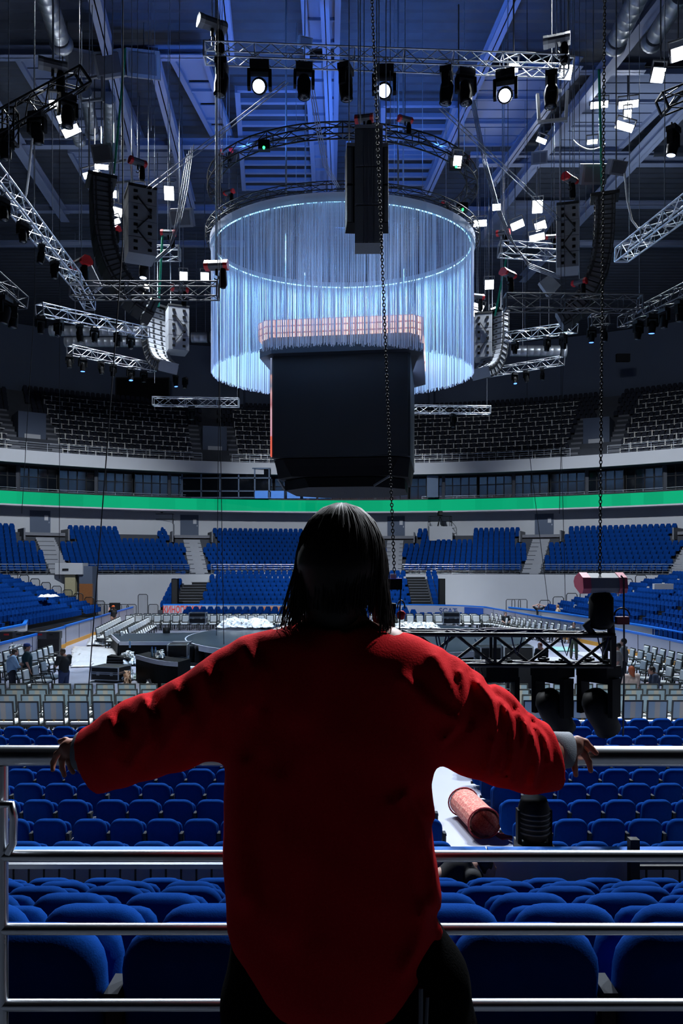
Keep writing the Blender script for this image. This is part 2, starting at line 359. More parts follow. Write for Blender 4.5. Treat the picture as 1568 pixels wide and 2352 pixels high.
for a in range(-44, 45, 4):                                              # suite fronts: mullioned dark glass bays
    w_ = MB(); g = MB(); a0, a1 = D(a + .12), D(a + 3.88)
    f = MB()
    for q in range(5): f.bar(pol(52, lerp(a0, a1, q / 4), 10.3), pol(52, lerp(a0, a1, q / 4), 13.95), .09)
    for z in (11.25, 12.9): f.bar(pol(52, a0, z), pol(52, a1, z), .07)
    f.bar(pol(52, a0, 13.9), pol(52, a1, 13.9), .12)
    fo = f.build('window_1', M['dim']); fo['kind'] = 'structure'
    g.add([pol(52.05, a0, 10.3), pol(52.05, a1, 10.3), pol(52.05, a1, 13.95), pol(52.05, a0, 13.95), pol(52.09, a0, 10.3), pol(52.09, a1, 10.3), pol(52.09, a1, 13.95), pol(52.09, a0, 13.95)],
          [(0, 1, 2, 3), (7, 6, 5, 4), (0, 4, 5, 1), (2, 6, 7, 3), (1, 5, 6, 2), (0, 3, 7, 4)])
    g.build('pane', M['glass'], fo)
for a in range(-44, 45, 8):
    o = MB().bar(pol(52.0, D(a), 11.5), pol(52.0, D(a), 13.95), .3).build('trim_2', M['concd']); o['kind'] = 'structure'
# booth in the middle of the suites
o = MB()
for px in (418, 462, 505, 548, 585, 618): o.bar(at(px, 1142, 79.2), at(px, 1076, 79.2), .14)
for py in (1076, 1098, 1128, 1143): o.bar(at(414, py, 79.2), at(622, py, 79.2), .14)
o = o.build('window_2', M['paleroom']); o['kind'] = 'structure'
MB().bar(at(414, 1109, 79.35), at(622, 1109, 79.35), .03, 3.0).build('pane', M['glass'], o)
for i, px in enumerate((600, 637, 674, 711, 746)):
    t = tag(MB().bar(at(px - 15, 1136, 79.0), at(px + 15, 1136, 79.0), .08, .78).build('monitor_screen', [M['bluewin']]), 'blue lit screen below the hanging cube, %s from its left end' % ORD[i + 1], 'screen', 'blue screens under the cube')
for px, py in ((575, 1089), (595, 1089), (240, 1098)):
    t = tag(MB().lathe(at(px, py, 80.6), (0, -1, 0), [(0, .02), (.02, .1), (.08, .09), (.1, .02)], 8).build('suite_lamp', [mat('suite_bulb', '#ffd890', .4, emit=(1., .72, .3), estr=5.)]), {575: 'small warm lamp in the glass booth, nearer the stairs', 595: 'small warm lamp in the glass booth, nearer the cube', 240: 'tiny pale lamp inside a dark left suite'}[px], 'lamp')
o = MB().bar(at(320, 1111, 80.5), at(392, 1111, 80.5), .1, 2.4).build('wall_suite_panel', M['paleroom']); o['kind'] = 'structure'
o = MB().bar(at(980, 1117, 80), at(1006, 1117, 80), .1, 2.3).build('wall_suite_panel', M['paleroom']); o['kind'] = 'structure'
# black video screen on the far upper wall
t = thing('video_screen', 'large black switched-off video screen on the far left upper wall', 'screen', at(327, 905, 90.5))
MB().bar(at(268, 905, 90.5), at(387, 905, 90.5), .3, 3.7).build('display', M['black'], t); 
mb = MB()
for a, b in (((266, 868), (389, 868)), ((266, 942), (389, 942)), ((266, 868), (266, 942)), ((389, 868), (389, 942))): mb.bar(at(*a, 90.3), at(*b, 90.3), .12)
mb.build('frame', M['black2'], t)
for px in (990, 1187, 555, 150):
    o = MB().bar(at(px, 950, 93.5), at(px, 800, 93.5), .5).build('trim_3', M['grey_wall']); o['kind'] = 'structure'
tag(MB().box(at(1430, 822, 80), (1.4, .4, .8)).build('wall_vent', M['black2']), 'dark square vent high on the right upper wall', 'vent')
# concourse doors at the heads of the aisles
M['aisle'] = mat('pale_aisle_concrete', '#8f929a', .85, var=.1, scale=1.5)
AISLES = [-50.5, -33.5, -17.6, 6.4, 23.2, 39.5]
for i, a in enumerate(AISLES):
    c = pol(53.36, D(a), 7.62); R = RZ(-D(a))
    o = MB().box(c + Vector((0, 0, 1.1)), (1.9, .12, 2.2), R).build('door_%d' % (i + 1), M['grey_wall']); o['kind'] = 'structure'
    MB().box(c + R @ Vector((.55, -.1, 1.5)), (.35, .03, .5), R).build('notice', M['white_wall'], o, world=False)
    MB().box(c + R @ Vector((.8, -.12, 1.05)), (.06, .08, .16), R).build('handle', M['steel'], o, world=False)
    mb = MB()                                            # landing and side walls of the vomitory
    for s in (-1, 1): mb.box(pol(51.9, D(a), 7.4) + R @ Vector((s * 2.0, 0, 0)), (.14, 3.0, 1.1), R)
    mb.box(pol(52.4, D(a), 7.45), (3.8, 2.0, .3), R)
    struct('wall_landing', mb, M['conc'])
    mb = MB(); steps = 7
    for k in range(LROWS - 2):
        for h in (0, 1): mb.box(pol(LR0 + (k + .25 + .5 * h) * LTR, D(a), LZ0 + (k + h * .5) * LRI + .02), (1.7, LTR * .52, .26), R)
    struct('floor_aisle', mb, M['aisle'])
# exits at floor level in the left corner wall
o = MB().bar(at(163, 1368, 66.5), at(163, 1320, 66.5), .9, .5).build('door_7', mat('yellowish_door', '#9c9578', .6, var=.1)); o['kind'] = 'structure'  # plain yellowish door colour
o = MB().box(at(198, 1370, 66.0), (1.1, .3, 2.2)).build('door_8', mat('brown_door', '#80502a', .55, var=.15)); o['kind'] = 'structure'
o = MB().bb(at(140, 1319, 67.4), at(190, 1293, 66.0)).build('wall_exit_portal', M['white_wall']); o['kind'] = 'structure'
o = MB().bb(at(194, 1400, 67.6), at(212, 1300, 66.2)).build('wall_exit_pier', M['grey_wall']); o['kind'] = 'structure'
t = tag(MB().bar(at(143, 1308, 65.95), at(157, 1308, 65.95), .05, .16).build('exit_sign', M['black2']), 'small dark sign on the white portal above the left exit', 'sign')
# ---------------------------------------------------------------- blue tip-up seats
def seat_parts(t, detail=True):
    T = Matrix.Translation((0, 0, .27)) @ Matrix.Rotation(D(9), 4, 'X')          # backrest leans towards the camera side (-y)
    MB().pad(.465, .57, [(-.075, .075), (-.068, .035), (-.05, .012), (-.025, 0), (.01, 0), (.035, .012), (.05, .04), (.055, .08)], T, .135, 6).build('backrest', M['blue'], t, False)
    T2 = Matrix.Translation((0, .085, .30)) @ Matrix.Rotation(D(-6), 4, 'X')
    MB().pad(.44, .42, [(0, .05), (.012, .012), (.05, 0), (.085, .012), (.1, .05)], T2, .09, 4).build('seat', M['blue'], t, False)
    mb = MB(); x = .262
    mb.add([], []); mb.bb((x - .022, -.10, .30), (x + .022, -.02, .60)); mb.prism([(x - .026, .6), (x + .026, .6), (x + .022, .635), (x - .022, .635)], -.12, .0)
    mb.build('armrest', M['armrest'], t, False)
    mb = MB(); mb.bb((x - .022, -.05, 0), (x + .022, .06, .34)); mb.bb((x - .035, -.1, 0), (x + .035, .22, .025)); mb.bb((-.24, 0, .29), (x, .05, .33))
    mb.build('leg', M['black2'], t, False)
seat0 = thing('stadium_seat', 'x', 'seat', (0, 0, 0)); seat_parts(seat0); used = [False]
def place_seat(x, y, z, label, group, rz=0):
    global seat0
    if not used[0]:
        used[0] = True; seat0.location = (x, y, z); seat0['label'] = label; seat0['group'] = group; return seat0
    return dup(seat0, (x, y, z), (0, 0, rz), label, group)
OFFX = [.58, .99, 1.59, 1.547, 1.37, 1.94]
NS = 0
for k, (y, ztop) in enumerate(UB):
    lim = y * .448 + .42; xs = [OFFX[k] + .52 * j for j in range(-30, 30)]; xs = [x for x in xs if abs(x) < lim]
    L = sorted([x for x in xs if x < 0], reverse=True); Rr = sorted([x for x in xs if x >= 0])
    for side, lst in (('left', L), ('right', Rr)):
        for j, x in enumerate(lst):
            place_seat(x, y, ztop - SEAT_H, 'dark blue seat, %s to the %s of the woman, %s row below the railing' % (ORD[j + 1], side, ORD[k + 1]), 'blue seats on the near bank', random.uniform(-.02, .02)); NS += 1
FR = [9.95 + .885 * k for k in range(10)]                             # flat rows on the arena floor behind the rink boards
for k, y in enumerate(FR):
    lim = y * .448 + .3
    if k < 9:
        n = 0; x = 1.2 - (k % 2) * .02
        while x > -lim:
            n += 1; place_seat(x + random.uniform(-.012, .012), y, 0, 'blue seat, %s left of the pale aisle, %s row past the near boards' % (ORD[n], ORD[k + 1]), 'blue seats on the arena floor, left of the aisle', random.uniform(-.03, .03)); NS += 1
            x -= .52 + (.05 if n % 5 == 0 else 0)
    n = 0; x = 2.72 - (.02 * (k % 3))
    while x < lim:
        n += 1; place_seat(x + random.uniform(-.012, .012), y, 0, 'blue seat, %s right of the pale aisle, %s row past the near boards' % (ORD[n], ORD[k + 1]), 'blue seats on the arena floor, right of the aisle', random.uniform(-.03, .03)); NS += 1
        x += .53
print('SEATS', NS)
# all the farther seats of the bowl, as one mass
far = MB()
def far_seat(p, rz, mi=0, rows=1):
    R = RZ(rz); p = Vector(p); pts = []
    for x, y, z in [(-.23, -.03, .32), (.23, -.03, .32), (.235, -.09, .66), (.15, -.14, .85), (-.15, -.14, .85), (-.235, -.09, .66)]: pts.append(p + R @ Vector((x, -y, z)))
    for x, y, z in [(-.23, -.13, .32), (.23, -.13, .32), (.235, -.20, .64), (.15, -.27, .80), (-.15, -.27, .80), (-.235, -.20, .64)]: pts.append(p + R @ Vector((x, -y, z)))
    far.add(pts, [(0, 1, 2, 3, 4, 5), (11, 10, 9, 8, 7, 6), (2, 8, 9, 3), (3, 9, 10, 4), (4, 10, 11, 5), (0, 5, 11, 6), (1, 7, 8, 2)], mi)
    far.box(p + R @ Vector((0, -.05, .45)), (.42, .14, .36), R, mi)
def aisle_gap(a, R, lst, half): return any(abs(math.radians(a - x)) * R < half for x in lst)
# lower ring, rz turns the seat to face the bowl centre (seat front is local -y here)
for k in range(LROWS):
    R = LR0 + k * LTR + .55; da = math.degrees(.54 / R); a = -46.0 + (k % 2) * da / 2
    while a < 46:
        half = 1.0 if k < 6 else 2.5
        if not aisle_gap(a, R, AISLES, half) and not (k >= 7 and aisle_gap(a, R, [-23.4, 13.2], 2.1)): far_seat(pol(R, D(a), LZ0 + k * LRI), -D(a))
        a += da
# straight far block inside the boards, with its two stair flights
CBX0, CBX1 = -12.2, 6.1
for k in range(8):
    y = 66.6 + k * .86; z = .55 + k * .37; x = CBX0 + .27 * (k % 2)
    while x < CBX1: far_seat((x, y, z), 0); x += .54
    for x in (-15.6, -15.1, 8.3, 8.85): far_seat((x, y, z), 0)
mb = MB()
for k in range(8): mb.bb((CBX0 - .3, 66.1 + k * .86, 0), (CBX1 + .1, 73.4, .55 + k * .37)); mb.bb((-15.9, 66.1 + k * .86, 0), (-14.8, 73.4, .55 + k * .37)); mb.bb((8.0, 66.1 + k * .86, 0), (9.15, 73.4, .55 + k * .37))
struct('floor_far_block', mb, M['concd'])
for x0, x1 in ((-14.8, -12.5), (6.2, 8.0)):
    mb = MB()
    for k in range(14): mb.bb((x0, 66.0 + k * .53, 0), (x1, 73.4, .3 + k * .235))
    struct('floor_far_stairs', mb, M['black2'])
    mb = MB()
    for k in range(14): mb.bb((x0 + .05, 65.97 + k * .53, .27 + k * .235), (x1 - .05, 66.05 + k * .53, .31 + k * .235))
    struct('trim_stair_nosing', mb, M['conc'])
# side banks along the rink
SB = []
for s, X0, dX, rows, y0, y1 in ((-1, 18.7, .84, 10, 30, 58.6), (1, 16.0, .98, 13, 26, 59.5)):
    mb = MB()
    for k in range(rows):
        X = X0 + dX * k; z = .62 + .285 * k; y = y1 - (.0 if s < 0 else .25 * k)
        mb.bb((s * (X - .35), y0 - 2, 0), (s * (X0 + dX * rows), y + .4, z)); n = 0
        while y > y0:
            n += 1
            if (n % 23) not in (7, 8): far_seat((s * X, y, z), -s * PI / 2)
            y -= .54
    struct('floor_side_bank', mb, M['black2'])
# upper ring
UA = [-34, -14.6, 28.5, -52, 48]
for k in range(UROWS):
    R = UR0 + k * UTR + .55; da = math.degrees(.56 / R); a = -44.0 + (k % 2) * da / 2
    while a < 44:
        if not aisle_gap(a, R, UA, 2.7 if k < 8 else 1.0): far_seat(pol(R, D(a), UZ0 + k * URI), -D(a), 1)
        a += da
# three blue rows on the rink behind the white chairs
for k in range(3):
    for i in range(48):
        x = -13.0 + .56 * i
        if -11.6 - .3 * k < x < (9.0, 5.6, 5.2)[k]: far_seat((x, 57.0 + k * 1.1, .08 + .16 * k), 0)
struct('floor_rink_riser', MB().bb((-12.2, 56.6, 0), (9.4, 57.6, .08)).bb((-12.4, 57.6, 0), (6.0, 58.7, .24)).bb((-12.6, 58.7, 0), (5.8, 60.0, .40)), M['black2'])
o = far.build('distant_stadium_seat', [M['blue'], mat('shaded_blue_seat', '#0b1226', .8, var=.2, scale=4)]); tag(o, 'mass of blue seats filling the far rings and side banks of the bowl', 'seats', None, 'stuff')  # second material: upper ring's blue seats with their shade put into the colour
M['palerail'] = mat('pale_painted_rail', '#dcdad6', .5, var=.1)
# thin pale row rails and posts of the upper ring, each sector one rail frame
def sector_rails(a0, a1, idx, side):
    t = MB()
    for k in range(0, UROWS - 2):
        R = UR0 + k * UTR + .86; z = UZ0 + k * URI + .87; n = max(2, int((a1 - a0) / 2))
        for i in range(n): t.bar(pol(R, D(lerp(a0, a1, i / n)), z), pol(R, D(lerp(a0, a1, (i + 1) / n)), z), .06)
        a = a0 + (k % 2) * .85
        while a < a1: t.bar(pol(R - .45, D(a), z - .72), pol(R - .45, D(a), z), .085, .085); a += 1.72
    tag(t.build('row_rail', M['palerail']), 'pale row rails on the dark upper stand, %s' % side, 'rail', 'row rails on the upper stand')
for i, (a0, a1, sd) in enumerate([(-44, -36.5, 'at its far left end'), (-31.5, -17.2, 'left of the grey stair opening'), (-12, 25.5, 'behind and right of the cube'), (31.5, 44, 'at its far right end')]): sector_rails(a0, a1, i, sd)
# upper ring vomitories
for a in (-34, -14.6, 28.5):
    R = RZ(-D(a)); c = pol(56.2, D(a), 16.2)
    struct('wall_upper_vomitory', MB().box(c + Vector((0, 0, 1.6)), (2.6, 3.2, 3.6), R), M['grey_wall'])
    o = MB().box(pol(54.5, D(a), 15.1) + Vector((0, 0, 1.2)), (1.5, .1, 2.2), R).build('door_9', M['white_wall']); o['kind'] = 'structure'
    mb = MB()
    for k in range(9):
        for s in (-1, 1): mb.box(pol(UR0 + (k + .5) * UTR, D(a), UZ0 + k * URI) + R @ Vector((s * 2.0, 0, .12)), (1.1, .5, .25), R)
    struct('floor_upper_stairs', mb, M['conc'])
# guard rails
def guard(name, label, P, h, mats=M['steel'], bars=3, r=.028, posts=None, group=None, cat='railing'):
    t = thing(name, label, cat, P[0], group); P = [Vector(p) for p in P]
    MB().tube([p + Vector((0, 0, h)) for p in P], r * 1.3, 6).build('top_rail', mats, t)
    mb = MB()
    for b in range(1, bars + 1): mb.tube([p + Vector((0, 0, h * b / (bars + 1))) for p in P], r * .7, 5)
    mb.build('lower_rail', mats, t)
    for p in P[::posts or 1]: MB().cyl(p, p + Vector((0, 0, h)), r, n=6).build('post', mats, t)
    return t
def arc(R, a0, a1, z, st=2.): n = max(2, int((a1 - a0) / st)); return [pol(R, D(lerp(a0, a1, i / n)), z) for i in range(n + 1)]
for a0, a1, lb in ((-46, -35, 'steel guard rail at the foot of the far left blue stand'), (-32, -18.8, 'steel guard rail above the white wall left of the far stairs'), (-16.2, 5.4, 'steel guard rail across the middle of the far blue stand'), (7.6, 22, 'steel guard rail above the white wall right of the far stairs'), (24.5, 45, 'steel guard rail below the far right blue stand')):
    guard('guard_rail', lb, arc(44.7, a0, a1, 3.5), 1.05, bars=4, group='guard rails of the lower ring')
for a0, a1, lb in ((-44, -16.5, 'thin rail along the upper balcony edge, left of the cube'), (-13, 26.5, 'thin rail along the upper balcony edge, right of the cube'), (30.5, 44, 'thin rail along the upper balcony edge at the right end')):
    guard('guard_rail', lb, arc(50.6, a0, a1, 15.1), .9, M['alu'], 3, .022, group='guard rails of the upper ring')
for a0, a1, lb in ((-44, -18, 'thin rail above the green ribbon, left'), (9.5, 44, 'thin rail above the green ribbon, right')):
    guard('guard_rail', lb, arc(51.95, a0, a1, 11.45), .35, M['alu'], 1, .02, group='rails above the green ribbon')
# looped end rails of the side banks
for s, X0, dX, y1, nrow in ((-1, 18.7, .84, 58.6, 9), (1, 16.0, .98, 59.5, 8)):
    for k in range(nrow):
        X = s * (X0 + dX * k); z = .62 + .285 * k; y = y1 + .45 - (0 if s < 0 else .25 * k); w = dX * .42
        pts = [(X - w, y, z - .2), (X - w, y, z + .95), (X - w + .1, y, z + 1.08), (X + w - .1, y, z + 1.08), (X + w, y, z + .95), (X + w, y, z - .2)]
        t = MB().tube(pts, .035, 6)
        if s < 0:
            for q in range(1, 7): t.cyl((X - w + 2 * w * q / 7, y, z - .1), (X - w + 2 * w * q / 7, y, z + 1.05), .012, n=4, caps=False)
        tag(t.build('end_rail', M['black2']), 'black looped end rail of the %s seat bank, %s step up from the rink' % ('left' if s < 0 else 'right', ORD[k + 1]), 'railing', 'end rails of the %s bank' % ('left' if s < 0 else 'right'))
# camera platforms on the concourse wall
for px, py, lb in ((375, 1205, 'white camera platform in the stand left of the far aisle door'), (1010, 1210, 'white camera platform in the stand right of the far aisle door')):
    c = at(px, py + 18, 80.5); t = thing('camera_platform', lb, 'platform', c)
    MB().box(c + Vector((0, 0, .1)), (2.4, 1.6, 1.5)).build('box_body', M['white_wall'], t)
    mb = MB()
    for x in (-1.15, 1.15):
        for y in (-.75, .75): mb.cyl(c + Vector((x, y, .8)), c + Vector((x, y, 1.9)), .03, n=5)
    for z in (1.35, 1.9): mb.tube([c + Vector(v) for v in ((-1.15, .75, z), (-1.15, -.75, z), (1.15, -.75, z), (1.15, .75, z))], .03, 5)
    mb.build('railing', M['black2'], t)
    t2 = thing('broadcast_camera', 'black broadcast camera on the %s white platform' % ('left' if px < 700 else 'right'), 'camera', c + Vector((0, 0, .85)))
    c2 = c + Vector((0, 0, .85)); mb = MB()
    for a in (0, 2.1, 4.2): mb.cyl(c2 + Vector((.45 * math.cos(a), .45 * math.sin(a), 0)), c2 + Vector((0, 0, 1.1)), .04, n=5)
    mb.build('tripod', M['black2'], t2); MB().box(c2 + Vector((0, 0, 1.35)), (.45, .7, .55)).build('camera_body', M['black'], t2)
    MB().cyl(c2 + Vector((0, -.35, 1.35)), c2 + Vector((0, -.75, 1.35)), .16, .2, 10).build('lens_barrel', M['black2'], t2)
t = thing('wall_speaker', 'small grey wall box on the concourse wall left of the woman', 'box', at(692, 1192, 84.2))
MB().box(at(692, 1192, 84.1), (.7, .3, .4)).build('body', M['greycab'], t); MB().box(at(692, 1192, 83.9), (.4, .1, .2)).build('face', M['black2'], t)
# ---------------------------------------------------------------- rink boards
M['board'] = mat('rink_board', '#a9abba', .3, var=.06, scale=1.2)
M['boardblue'] = mat('rink_blue_cap', '#1270d8', .35, var=.06, scale=3)
M['kick'] = mat('yellow_kick_strip', '#e8a22a', .5, var=.06, scale=3)
M['boarddark'] = mat('navy_board_panel', '#1c4aa0', .4, var=.06, scale=2)
def board(name, label, P, h=1.13, kick=True, alt=None):
    t = thing(name, label, 'rink boards', P[0], 'rink boards'); P = [Vector(p) for p in P]
    b = MB(); c = MB(); k = MB(); j = MB()
    for i in range(len(P) - 1):
        a, d = P[i], P[i + 1]; b.bar(a + Vector((0, 0, .22 + (h - .3) / 2)), d + Vector((0, 0, .22 + (h - .3) / 2)), .1, h - .3)
        c.bar(a + Vector((0, 0, h - .02)), d + Vector((0, 0, h - .02)), .12, .10); k.bar(a + Vector((0, 0, .11)), d + Vector((0, 0, .11)), .13, .22)
        L = (d - a).length; n = max(1, int(L / 2.4))
        for q in range(n): m = lerp(a, d, q / n); j.bar(m + Vector((0, 0, .2)), m + Vector((0, 0, h - .08)), .13, .025)
    b.build('panel', M['board'], t); c.build('blue_cap', M['boardblue'], t); k.build('kick_strip', M['kick'], t); j.build('joint', M['black2'], t)
    return t
def corner(cx, cy, r, a0, a1, n=8): return [(cx + r * math.cos(D(lerp(a0, a1, i / n))), cy + r * math.sin(D(lerp(a0, a1, i / n))), 0) for i in range(n + 1)]
board('rink_boards', 'blue-capped rink boards along the left side, near the standing men', [(-14.2, 24, 0), (-14.4, 31, 0), (-14.9, 41.0, 0)])
board('rink_boards', 'blue-capped rink boards along the far left side behind the woman in the orange cap', [(-15.1, 41.6, 0), (-15.8, 50, 0), (-16.7, 61.0, 0)])
board('rink_boards', 'blue-capped rink boards along the right side, ahead of the seated pair', [(14.8, 24, 0), (14.7, 34, 0), (14.3, 40.3, 0)])
fb = board('rink_boards', 'blue-capped rink boards across the far end with red and navy lettering', [(-15.2, 65, 0), (5, 65, 0)] + [(5 + 7.5 * math.sin(D(a)), 57.5 + 7.5 * math.cos(D(a)), 0) for a in (12, 24, 36, 48, 60)] + [(12.9, 49, 0), (14.2, 41, 0)])
board('rink_boards', 'blue-capped near rink boards at the foot of the dark seats', [(-5.2, 8.55, 0), (-.3, 8.55, 0), (1.62, 8.55, 0)], 1.2)
board('rink_boards', 'blue-capped near rink boards right of the man bending over', [(1.64, 8.55, 0), (5.2, 8.55, 0)], 1.2)
def text(body, name, loc, size, m, parent, rot=(PI / 2, 0, 0), extrude=.01):
    c = bpy.data.curves.new(name, 'FONT'); c.body = body; c.size = size; c.offset = .012 * size; c.extrude = extrude; c.align_x = 'CENTER'; c.align_y = 'CENTER'
    o = bpy.data.objects.new(name, c); COL.objects.link(o); c.materials.append(m); o.rotation_euler = rot
    bpy.context.view_layer.update(); me = bpy.data.meshes.new_from_object(o); bpy.data.objects.remove(o)      # lettering as a real mesh
    o = bpy.data.objects.new(name, me); COL.objects.link(o); o.rotation_euler = rot
    o.location = Vector(loc) - Vector(parent.get('_o', (0, 0, 0))); o.parent = parent; return o
M['redtext'] = mat('red_lettering', '#d8453c', .5, var=.05); M['navytext'] = mat('navy_lettering', '#24447e', .5, var=.05); M['orange'] = mat('orange_panel', '#e08a55', .5, var=.05)
tx_ = text('КИНОПОИСК', 'lettering', (-13.55, 64.92, .66), .80, M['redtext'], fb); tx_.scale = (.64, 1, 1)
def cb(a, z, d=.12): return Vector((5 + (7.5 - d) * math.sin(D(a)), 57.5 + (7.5 - d) * math.cos(D(a)), z))
text('SCAT', 'lettering', cb(32.5, .62, .26), .66, M['navytext'], fb, (PI / 2, 0, D(-30)))
MB().bar(cb(44, .62, .1), cb(59.5, .62, .1), .06, .78).build('navy_panel', M['boarddark'], fb)
MB().bar((-6.7, 64.9, .72), (-2.6, 64.9, .72), .06, .4).build('orange_panel', M['orange'], fb)
# second boards / low white platform walls outside the rink
def parapet(name, label, P, h, w=.12):
    t = thing(name, label, 'parapet', P[0], 'low walls outside the rink boards'); b = MB(); c = MB(); P = [Vector(p) for p in P]
    for a, d in zip(P, P[1:]): b.bar(a + Vector((0, 0, h / 2)), d + Vector((0, 0, h / 2)), w, h); c.bar(a + Vector((0, 0, h)), d + Vector((0, 0, h)), w * 1.6, .09)
    b.build('panel', M['white_wall'], t); c.build('blue_cap', M['boardblue'], t)
parapet('low_wall', 'white low wall with blue cap in front of the right seat bank', [(12.8, 58.2, 0), (14.5, 52, 0), (15.9, 40, 0), (16.5, 24, 0)], 1.25)
parapet('low_wall', 'white low wall with blue cap in front of the left seat bank', [(-18.6, 45, 0), (-17.4, 41.8, 0), (-16.9, 24, 0)], 1.2)
# rail with bars in front of the near boards, left of the woman
t = thing('bar_fence', 'low dark bar fence in front of the near boards, left of the woman', 'fence', (-5, 8.25, 0)); mb = MB()
MB().bar((-5.2, 8.25, 1.155), (-.2, 8.25, 1.155), .06, .05).build('top_rail', M['steel'], t)
for i in range(31): mb.cyl((-5.2 + .165 * i, 8.25, .3), (-5.2 + .165 * i, 8.25, 1.14), .012, n=5, caps=False)
mb.build('bar', M['black2'], t)
t = thing('bar_fence', 'short dark bar fence at the right edge in front of the near boards', 'fence', (3.15, 8.3, 0)); mb = MB()
MB().bar((3.2, 8.25, 1.14), (5.2, 8.25, 1.14), .05, .04).build('top_rail', M['black2'], t)
for i in range(12): mb.cyl((3.3 + .18 * i, 8.25, .3), (3.3 + .18 * i, 8.25, 1.14), .012, n=5, caps=False)
MB().bar((3.16, 8.25, .2), (3.16, 8.25, 1.45), .1).build('post', M['black2'], t); mb.build('bar', M['black2'], t)
struct('floor_cable_ramp', MB().bb((-8.5, 18.55, 0), (1.2, 18.85, .07)), M['black2'])

# ---------------------------------------------------------------- armchairs
mc = bpy.data.materials.new('striped_chair_back'); mc.use_nodes = True
nt = mc.node_tree; b = nt.nodes['Principled BSDF']; b.inputs['Roughness'].default_value = .75
tc = nt.nodes.new('ShaderNodeTexCoord'); sx = nt.nodes.new('ShaderNodeSeparateXYZ'); nt.links.new(tc.outputs['Object'], sx.inputs[0])
ab = nt.nodes.new('ShaderNodeMath'); ab.operation = 'ABSOLUTE'; nt.links.new(sx.outputs['X'], ab.inputs[0])
rp_ = nt.nodes.new('ShaderNodeValToRGB'); rp_.color_ramp.elements[0].position = .055; rp_.color_ramp.elements[0].color = lin('#b5b0a1') + (1,); rp_.color_ramp.elements[1].position = .075; rp_.color_ramp.elements[1].color = lin('#92a8b3') + (1,)
nt.links.new(ab.outputs[0], rp_.inputs[0]); nt.links.new(rp_.outputs[0], b.inputs['Base Color'])
M['chairback'] = mc
M['chairframe'] = mat('dark_chair_frame', '#1b211f', .45, var=.2, scale=8)
M['badge'] = mat('brass_badge', '#b08a48', .35, .7)
def chair_parts(t, near):
    fr = MB(); T = Matrix.Translation((0, -.2, .40)) @ Matrix.Rotation(D(7), 4, 'X')
    # back towards -y, seat front towards +y
    for x in (-.245, .245):
        fr.bar((x, -.19, 0), (x, -.2, .44), .04); fr.bar((x, -.2, .42), (x, -.275, 1.0), .035, .035); fr.bar((x, .26, 0), (x, .25, .45), .038)
        fr.tube([(x * 1.05, -.23, .66), (x * 1.12, 0, .69), (x * 1.12, .18, .67), (x * 1.08, .25, .42)], .02, 5)
    fr.bar((-.26, -.277, 1.0), (.26, -.277, 1.0), .035, .035); fr.bar((-.245, -.212, .53), (.245, -.212, .53), .03, .05); fr.bar((-.245, -.2, .38), (.245, -.2, .38), .03, .05); fr.bar((-.245, .25, .39), (.245, .25, .39), .03, .06)
    for x in (-.245, .245): fr.bar((x, -.2, .39), (x, .25, .39), .03, .05)
    fr.build('frame', M['chairframe'], t, False)
    T = Matrix.Translation((0, -.215, .555)) @ Matrix.Rotation(D(7.3), 4, 'X')
    MB().pad(.46, .43, [(-.018, .01), (-.016, 0), (.004, 0), (.004, .01)], T, .02, 3).build('back_panel', M['chairback'], t, False)
    MB().pad(.45, .42, [(.006, 0), (.03, .004), (.045, .03)], T, .04, 3).build('backrest', M['white_pl'], t, False)
    T = Matrix.Translation((0, -.19, .41)) @ Matrix.Rotation(D(-90), 4, 'X') @ Matrix.Translation((0, -.09, 0))
    mb = MB(); T = Matrix(((1, 0, 0, 0), (0, 0, 1, -.19), (0, 1, 0, .40), (0, 0, 0, 1)))
    mb.pad(.48, .46, [(0, .01), (.015, 0), (.06, 0), (.085, .02), (.095, .06)], T, .05, 4); mb.build('seat_cushion', M['white_pl'], t, False)
    if near: MB().lathe((0, -.229, .53), (0, -1, 0), [(0, .032), (.006, .026), (.008, .005)], 10).build('badge', M['badge'], t, False)
ch0 = thing('armchair', 'x', 'chair'); chair_parts(ch0, True)
ch1 = thing('armchair', 'x', 'chair'); chair_parts(ch1, False)
cu = {}
def put_chair(src, x, y, rz, label, group, z=0):
    if src.name not in cu: cu[src.name] = 1; src.location = (x, y, z); src.rotation_euler = (0, 0, rz); src['label'] = label; src['group'] = group; return src
    return dup(src, (x, y, z), (0, 0, rz), label, group)
NC = 0
for k, (y, off) in enumerate([(19.35, 0), (20.35, .28), (21.25, .1), (22.2, .42)]):
    n = 0; x = .9 + off - .62
    while x > -y * .448 - .35:
        n += 1
        put_chair(ch0, x, y, random.uniform(-.03, .03), 'dark framed armchair with striped back, %s left of the aisle, %s chair row' % (ORD[n], ORD[k + 1]), 'armchairs in rows on the arena floor'); NC += 1; x -= .625
    n = 0; x = 2.35 + off * .6
    while x < y * .448 + .35:
        n += 1
        put_chair(ch0, x, y + (.15 if k == 0 else 0), random.uniform(-.03, .03), 'dark framed armchair with striped back, %s right of the aisle, %s chair row' % (ORD[n], ORD[k + 1]), 'armchairs in rows on the arena floor'); NC += 1; x += .625
